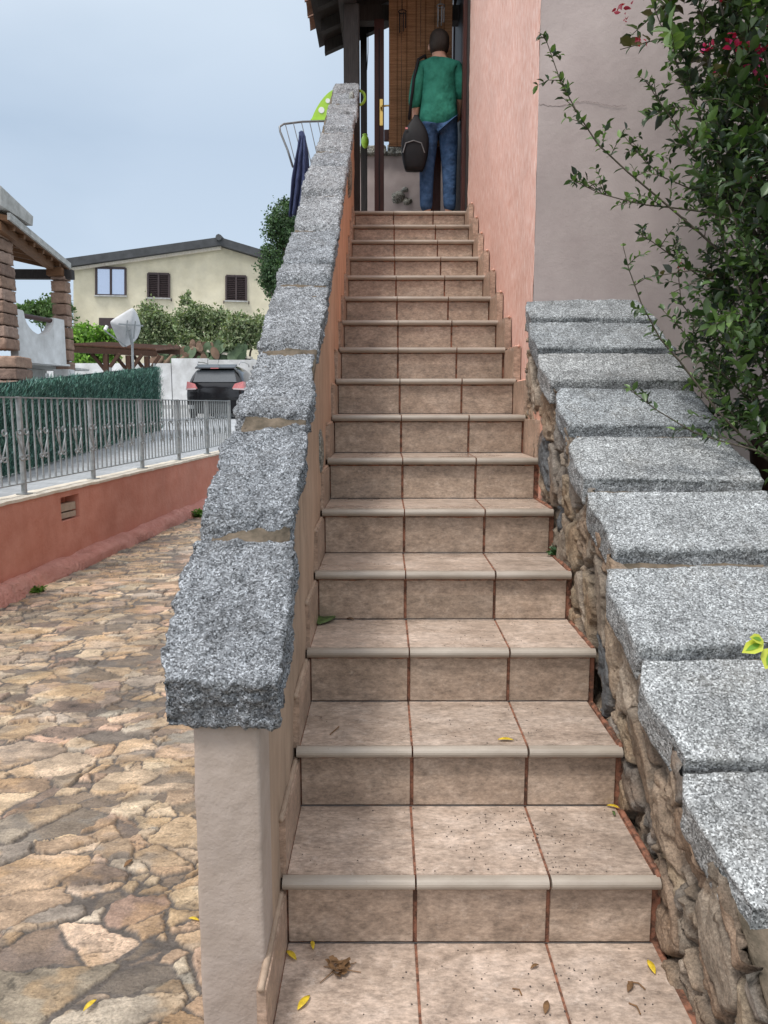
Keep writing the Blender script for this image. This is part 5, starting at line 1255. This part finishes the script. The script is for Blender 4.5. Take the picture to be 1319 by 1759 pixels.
# bougainvillea in the upper corner
bo = thing('bougainvillea', 'bougainvillea with large drooping leaves and magenta flowers over the top of the shrub', 'climbing plant', (1.95, 3.3, 1.0))
pt = Plant(); pink = []
B2 = Vector((1.95,3.3,.85))
for (x, y) in ((1085,60),(1120,25),(1065,85),(1150,60),(1190,40),(1225,80),(1260,60),(1290,110),(1310,40),(1180,110),(1215,140),(1290,170),(1310,200),(1240,10),(1130,-30),(1300,260),(1150,505),(1120,475),(1180,-10),(1270,230)):
    q = P(x, y, random.uniform(2.75,3.05)); r_ = q+Vector((random.uniform(.15,.35), random.uniform(-.05,.15), random.uniform(-.05,.15)))
    if y > 400: r_ = P(1260, 480, 3.0)
    if r_.x > 1.2 or y > 400: pt.stem([B2, B2.lerp(r_,.5)+Vector((.1,0,.1)), r_], .008, .004, None, 0, None)
    pt.stem([r_, r_.lerp(q,.5)+Vector((0,0,.03)), q], .004, .0015, .040, .058 if y < 400 else .04, [(.03,.06,.022),(.05,.085,.02),(.07,.06,.03),(.035,.045,.03),(.045,.09,.03)], .95, .1)
for _ in range(60):
    q = P(random.uniform(1150,1500), random.uniform(-150,160), random.uniform(2.8,3.2)); pt.stem([q, q+Vector((random.uniform(-.1,.1),random.uniform(-.1,.0),random.uniform(-.08,.05)))], .002, .001, .03, .06, [(.03,.06,.022),(.045,.08,.02),(.07,.06,.03)], .95)
pt.build(bo, wr=.34)
fl = []
for (x, y, s_) in ((1065,11,.035),(1073,30,.020),(1102,70,.028),(1216,80,.035),(1262,72,.05),(1281,82,.035),(1305,85,.035),(1300,108,.035),(1228,120,.016),(1277,151,.014),(1281,301,.022),(1170,457,.018),(1315,130,.03),(1240,-5,.03),(1276,118,.03),(1312,60,.03)):
    c = P(x, y, 2.72+random.uniform(0,.12)); n = 9 if s_ > .025 else 5
    cen = np.array([tuple(c)]*n)+rng.normal(size=(n,3))*s_*.35
    fl.append(leaf_cloud(cen, rng.uniform(.6,1.0,n)*s_*.85, (0,-.3,-.4), jitcol([(.42,.012,.10),(.30,.01,.05),(.55,.03,.2)] if x > 1200 else [(.22,.008,.025),(.28,.012,.04)], n, .25)))
for a in fl: foliage_mesh('flower', [a], M['bract'], bo)
pot = thing('brown_pot', 'dark brown plant pot under the shrub against the mauve wall', 'plant pot', (1.62, 3.2, 1.0))
pc = P(1342, 880, 3.1); r0 = .13; ring_p = [(.78*r0,0),(r0*.9,.08),(r0*1.0,.24),(r0*1.08,.25),(r0*1.08,.29),(r0*.95,.29),(r0*.9,.26)]
vs = []; 
for r, z in ring_p:
    for j in range(28): a = 2*math.pi*j/28; vs.append((pc.x+r*math.cos(a), pc.y+r*math.sin(a), pc.z-.0+z))
MB().add(vs, [(i*28+j, i*28+(j+1)%28, (i+1)*28+(j+1)%28, (i+1)*28+j) for i in range(len(ring_p)-1) for j in range(28)]+[tuple(range(28))[::-1]]).build('shell', M['terra_pot'], pot, smooth=True)
MB().disc((pc.x, pc.y, pc.z+.24), r0*.93, (0,0,1), .012, 24).build('soil', M['soil'], pot)
MB().box(1.30, 5.5, 1.0, 3.96, -.1, .86).build('planting_bed', M['soil'])['kind'] = 'structure'
# yellow variegated sprig from the right
vg = thing('variegated_sprig', 'bright yellow green leaves poking in over the granite slabs at the right edge', 'plant', (1.3, 1.9, .8))
mb = MB(); mb.tube([(1.32,1.9,.84), P(1370,1130,1.85), P(1345,1110,1.82), P(1312,1103,1.8)], [.004,.003,.002,.0015], 5); mb.build('stem', M['twig'], vg)
lv = []
for (x0, y0, x1, y1, s_) in ((1312,1103,1268,1124,.3),(1312,1101,1284,1093,.32),(1330,1112,1312,1156,.42),(1345,1112,1360,1160,.4),(1340,1108,1330,1075,.4)):
    a = P(x0,y0,1.8); b = P(x1,y1,1.78); d = b-a; l = d.length; d.normalize(); nn = Vector((random.uniform(-.3,.3),-.75,.65)); nn = (nn-d*nn.dot(d)).normalized(); s = d.cross(nn)
    for sc2, off, col in ((1.0, 0, (.50,.54,.06)), (.66, .0012, (.16,.32,.04))):
        aa = a+d*l*(1-sc2)*.45+nn*off; lv.append(leaves_from(np.array([tuple(aa)]), np.array([tuple(d)]), np.array([tuple(s)]), np.array([tuple(nn)]), np.array([l*sc2*.85]), np.array([col]), .15, s_*(1 if sc2 == 1 else .55)))
foliage_mesh('leaves', lv, M['leaf'], vg)

# ================================================================== small things on the steps
def tread_pt(x, y, k):
    """pixel to a point on tread k (k=-1 bottom)"""
    z = N0Z+RI*k; return PS(x, y, z, 0, 0)
def leaf_on(name, label, cat, a, b, wr, mat, curl=.006, group=None):
    d = b-a; l = d.length; d.normalize(); s = d.cross(Vector((0,0,1))); mb = MB(); vs = []; n = 7
    for i in range(n+1):
        t = i/n; w_ = wr*l*math.sin(math.pi*min(1, t*.96+.02))**.8; z = .0025+curl*math.sin(math.pi*t)+.001
        for q in (-1, 0, 1): vs.append(a+d*l*t+s*w_*q+Vector((0,0,z+(abs(q)*curl*.5))))
    mb.add(vs, [(i*3+j, i*3+j+1, i*3+j+4, i*3+j+3) for i in range(n) for j in range(2)])
    o = mb.build(name, mat, None, smooth=True); so = o.modifiers.new('s', 'SOLIDIFY'); so.thickness = .0008
    return tag(o, label, cat, group)
G = 'fallen leaves on the steps'
for (x0,y0,x1,y1,k,lab,mt) in (
 (492,1636,509,1652,-1,'yellow leaf near the left edge of the bottom landing','y'),(536,1619,538,1634,-1,'upright yellow leaf left of the dried flower','y'),(511,1738,532,1713,-1,'yellow and brown leaf below the dried flower','y'),
 (772,1604,806,1609,-1,'yellow leaf lying at the foot of the first riser','y'),(1086,1689,1078,1707,-1,'pale leaf between twig and right joint','d'),(1112,1652,1125,1676,-1,'bright yellow leaf near the right stone wall','y'),
 (1092,1606,1118,1612,-1,'yellow green leaf in the right corner of the bottom landing','y'),(940,1722,936,1745,-1,'narrow brown yellow leaf left of the right joint','d'),(911,1667,925,1660,-1,'small brown leaf beside the right joint','d'),
 (884,1367,906,1370,0,'yellow leaf on the right joint of the first step','y'),(1042,1386,1064,1391,0,'yellow leaf at the right end of the first step','y'),(855,1273,882,1274,1,'yellow leaf beside the nosing of the second step','y'),
 (1052,1396,1056,1404,0,'tiny green leaf at the right end of the first step','g')):
    leaf_on('fallen_leaf', lab, 'leaf', tread_pt(x0,y0,k), tread_pt(x1,y1,k), .17, {'y':M['yellowleaf'],'d':M['dryleaf'],'g':M['greenleaf']}[mt], .004, G)
for i, (x0,y0,x1,y1,k,lab) in enumerate(((1078,1688,1108,1702,-1,'brown twig right of the right joint'),(1152,1640,1186,1700,-1,'long reddish twig along the right wall'),(567,1283-20,582,1250,1,'short dark twig on the second step'),(880,1700,896,1712,-1,'thin black twig in the middle tile'),(1080,1725,1100,1745,-1,'pale twig at the lower right corner'))):
    a = tread_pt(x0,y0,k)+Vector((0,0,.003)); b = tread_pt(x1,y1,k)+Vector((0,0,.004)); m_ = (a+b)/2+Vector((.006,.004,.003)); tag(MB().tube([a,m_,b], .0018, 5).build('twig', M['dryleaf']), lab, 'twig', 'twigs on the steps')
df = thing('dried_flower', 'crumpled brown dried flower on the bottom landing', 'dried flower', tread_pt(580,1668,-1)); c = tread_pt(578,1668,-1)
mb = MB(); mb2 = MB()
for i in range(16):
    a = random.uniform(0,6.28); r = random.uniform(.004,.018); q = c+Vector((math.cos(a)*r, math.sin(a)*r, .006+random.random()*.012)); d_ = Vector((math.cos(a), math.sin(a), random.uniform(-.2,.6)))*.018; s = Vector((-math.sin(a), math.cos(a), random.uniform(-.5,.5)))*.011
    mb.add([q-s, q+s, q+d_+s*.6, q+d_-s*.5, ], [(0,1,2,3)])
mb.build('petals', M['dryleaf'], df)
for x1, y1 in ((620,1672),(612,1655),(550,1690),(556,1662)):
    mb2.tube([c+Vector((0,0,.008)), tread_pt(x1,y1,-1)+Vector((0,0,.003))], [.0025,.001], 4)
mb2.build('stalks', M['dryleaf'], df)
def weed(name, label, c, n, size, cols, spread=.02):
    t = thing(name, label, 'weed', c); pt = Plant(); c = Vector(c)
    for i in range(n):
        a = random.uniform(0, 6.28); d_ = Vector((math.cos(a), math.sin(a), random.uniform(.2,1.2))).normalized()*spread*random.uniform(.5,1.3); pt.stem([c, c+d_*.6+Vector((0,0,.003)), c+d_], .0012, .0006, size*.45, size, cols, 1)
    pt.build(t, wr=.4); return t
weed('weed', 'small green weed growing at the foot of the rubble wall on the fourth step', tuple(tread_pt(962,956,3)+Vector((-.02,0,.005))), 14, .022, [(.07,.14,.06),(.05,.10,.045)], .035)
weed('weed', 'tiny weed at the foot of the terracotta wall near the left edge', (WL(6.0)+.19, 6.0, .012), 16, .035, [(.10,.20,.03)], .05)
weed('weed', 'low green weeds at the foot of the terracotta wall beside the parapet', (WL(10.2)+.2, 10.2, .012), 22, .05, [(.10,.20,.04)], .10)
for (x0,y0,x1,y1,m_,lab) in ((548,1075,562,1058,'greenleaf','wilted dark green leaf in the left corner of the third step'),(556,1064,580,1058,'greenleaf','yellow green leaf over the wilted leaf in the left corner of the third step')):
    leaf_on('wilted_leaf', lab, 'leaf', tread_pt(x0,y0,2), tread_pt(x1,y1,2), .35, M[m_], .008, 'wilted leaves on the third step')
leaf_on('wilted_leaf', 'narrow dry leaf beside the wilted leaves on the third step', 'leaf', tread_pt(596,1064,2), tread_pt(608,1067,2), .15, M['dryleaf'], .004, 'wilted leaves on the third step')
# leaves on the stone path
rl2 = random.Random(4)
for (x0,y0,x1,y1,lab) in ((143,1740,166,1720,'yellow leaf at the bottom edge of the stone path'),(324,1580,342,1584,'yellow leaf beside the pillar on the stone path'),(213,1492,228,1478,'dark brown leaf between two flagstones')):
    a = PS(x0,y0,.012,0,0); b = PS(x1,y1,.012,0,0); leaf_on('fallen_leaf', lab, 'leaf', a, b, .17, M['dryleaf'] if 'brown' in lab else M['yellowleaf'], .004, 'fallen leaves on the stone path')
# specks of soil scattered on the treads
mb = MB()
for _ in range(420):
    k = random.choice((-1,-1,-1,0,0,0,1,2)); x = random.choice((random.gauss(.27,.10), random.gauss(.45,.05), random.uniform(XL+.01,XR_-.02))); 
    if not XL+.01 < x < XR_-.02: continue
    y = N0Y+TR*(k+1)-random.uniform(0,.32) if k >= 0 else N0Y+.0-random.uniform(0,.45); s = random.uniform(.0008,.0026); z = N0Z+RI*k+.0009
    a = random.random()*3; mb.prism([(x+s*math.cos(a+q)*random.uniform(.6,1.3), y+s*math.sin(a+q)*random.uniform(.6,1.3), z) for q in (0,1.3,2.5,3.8,5)], (0,0,.0008))
tag(mb.build('soil_specks', M['dark_brown']), kind='stuff')
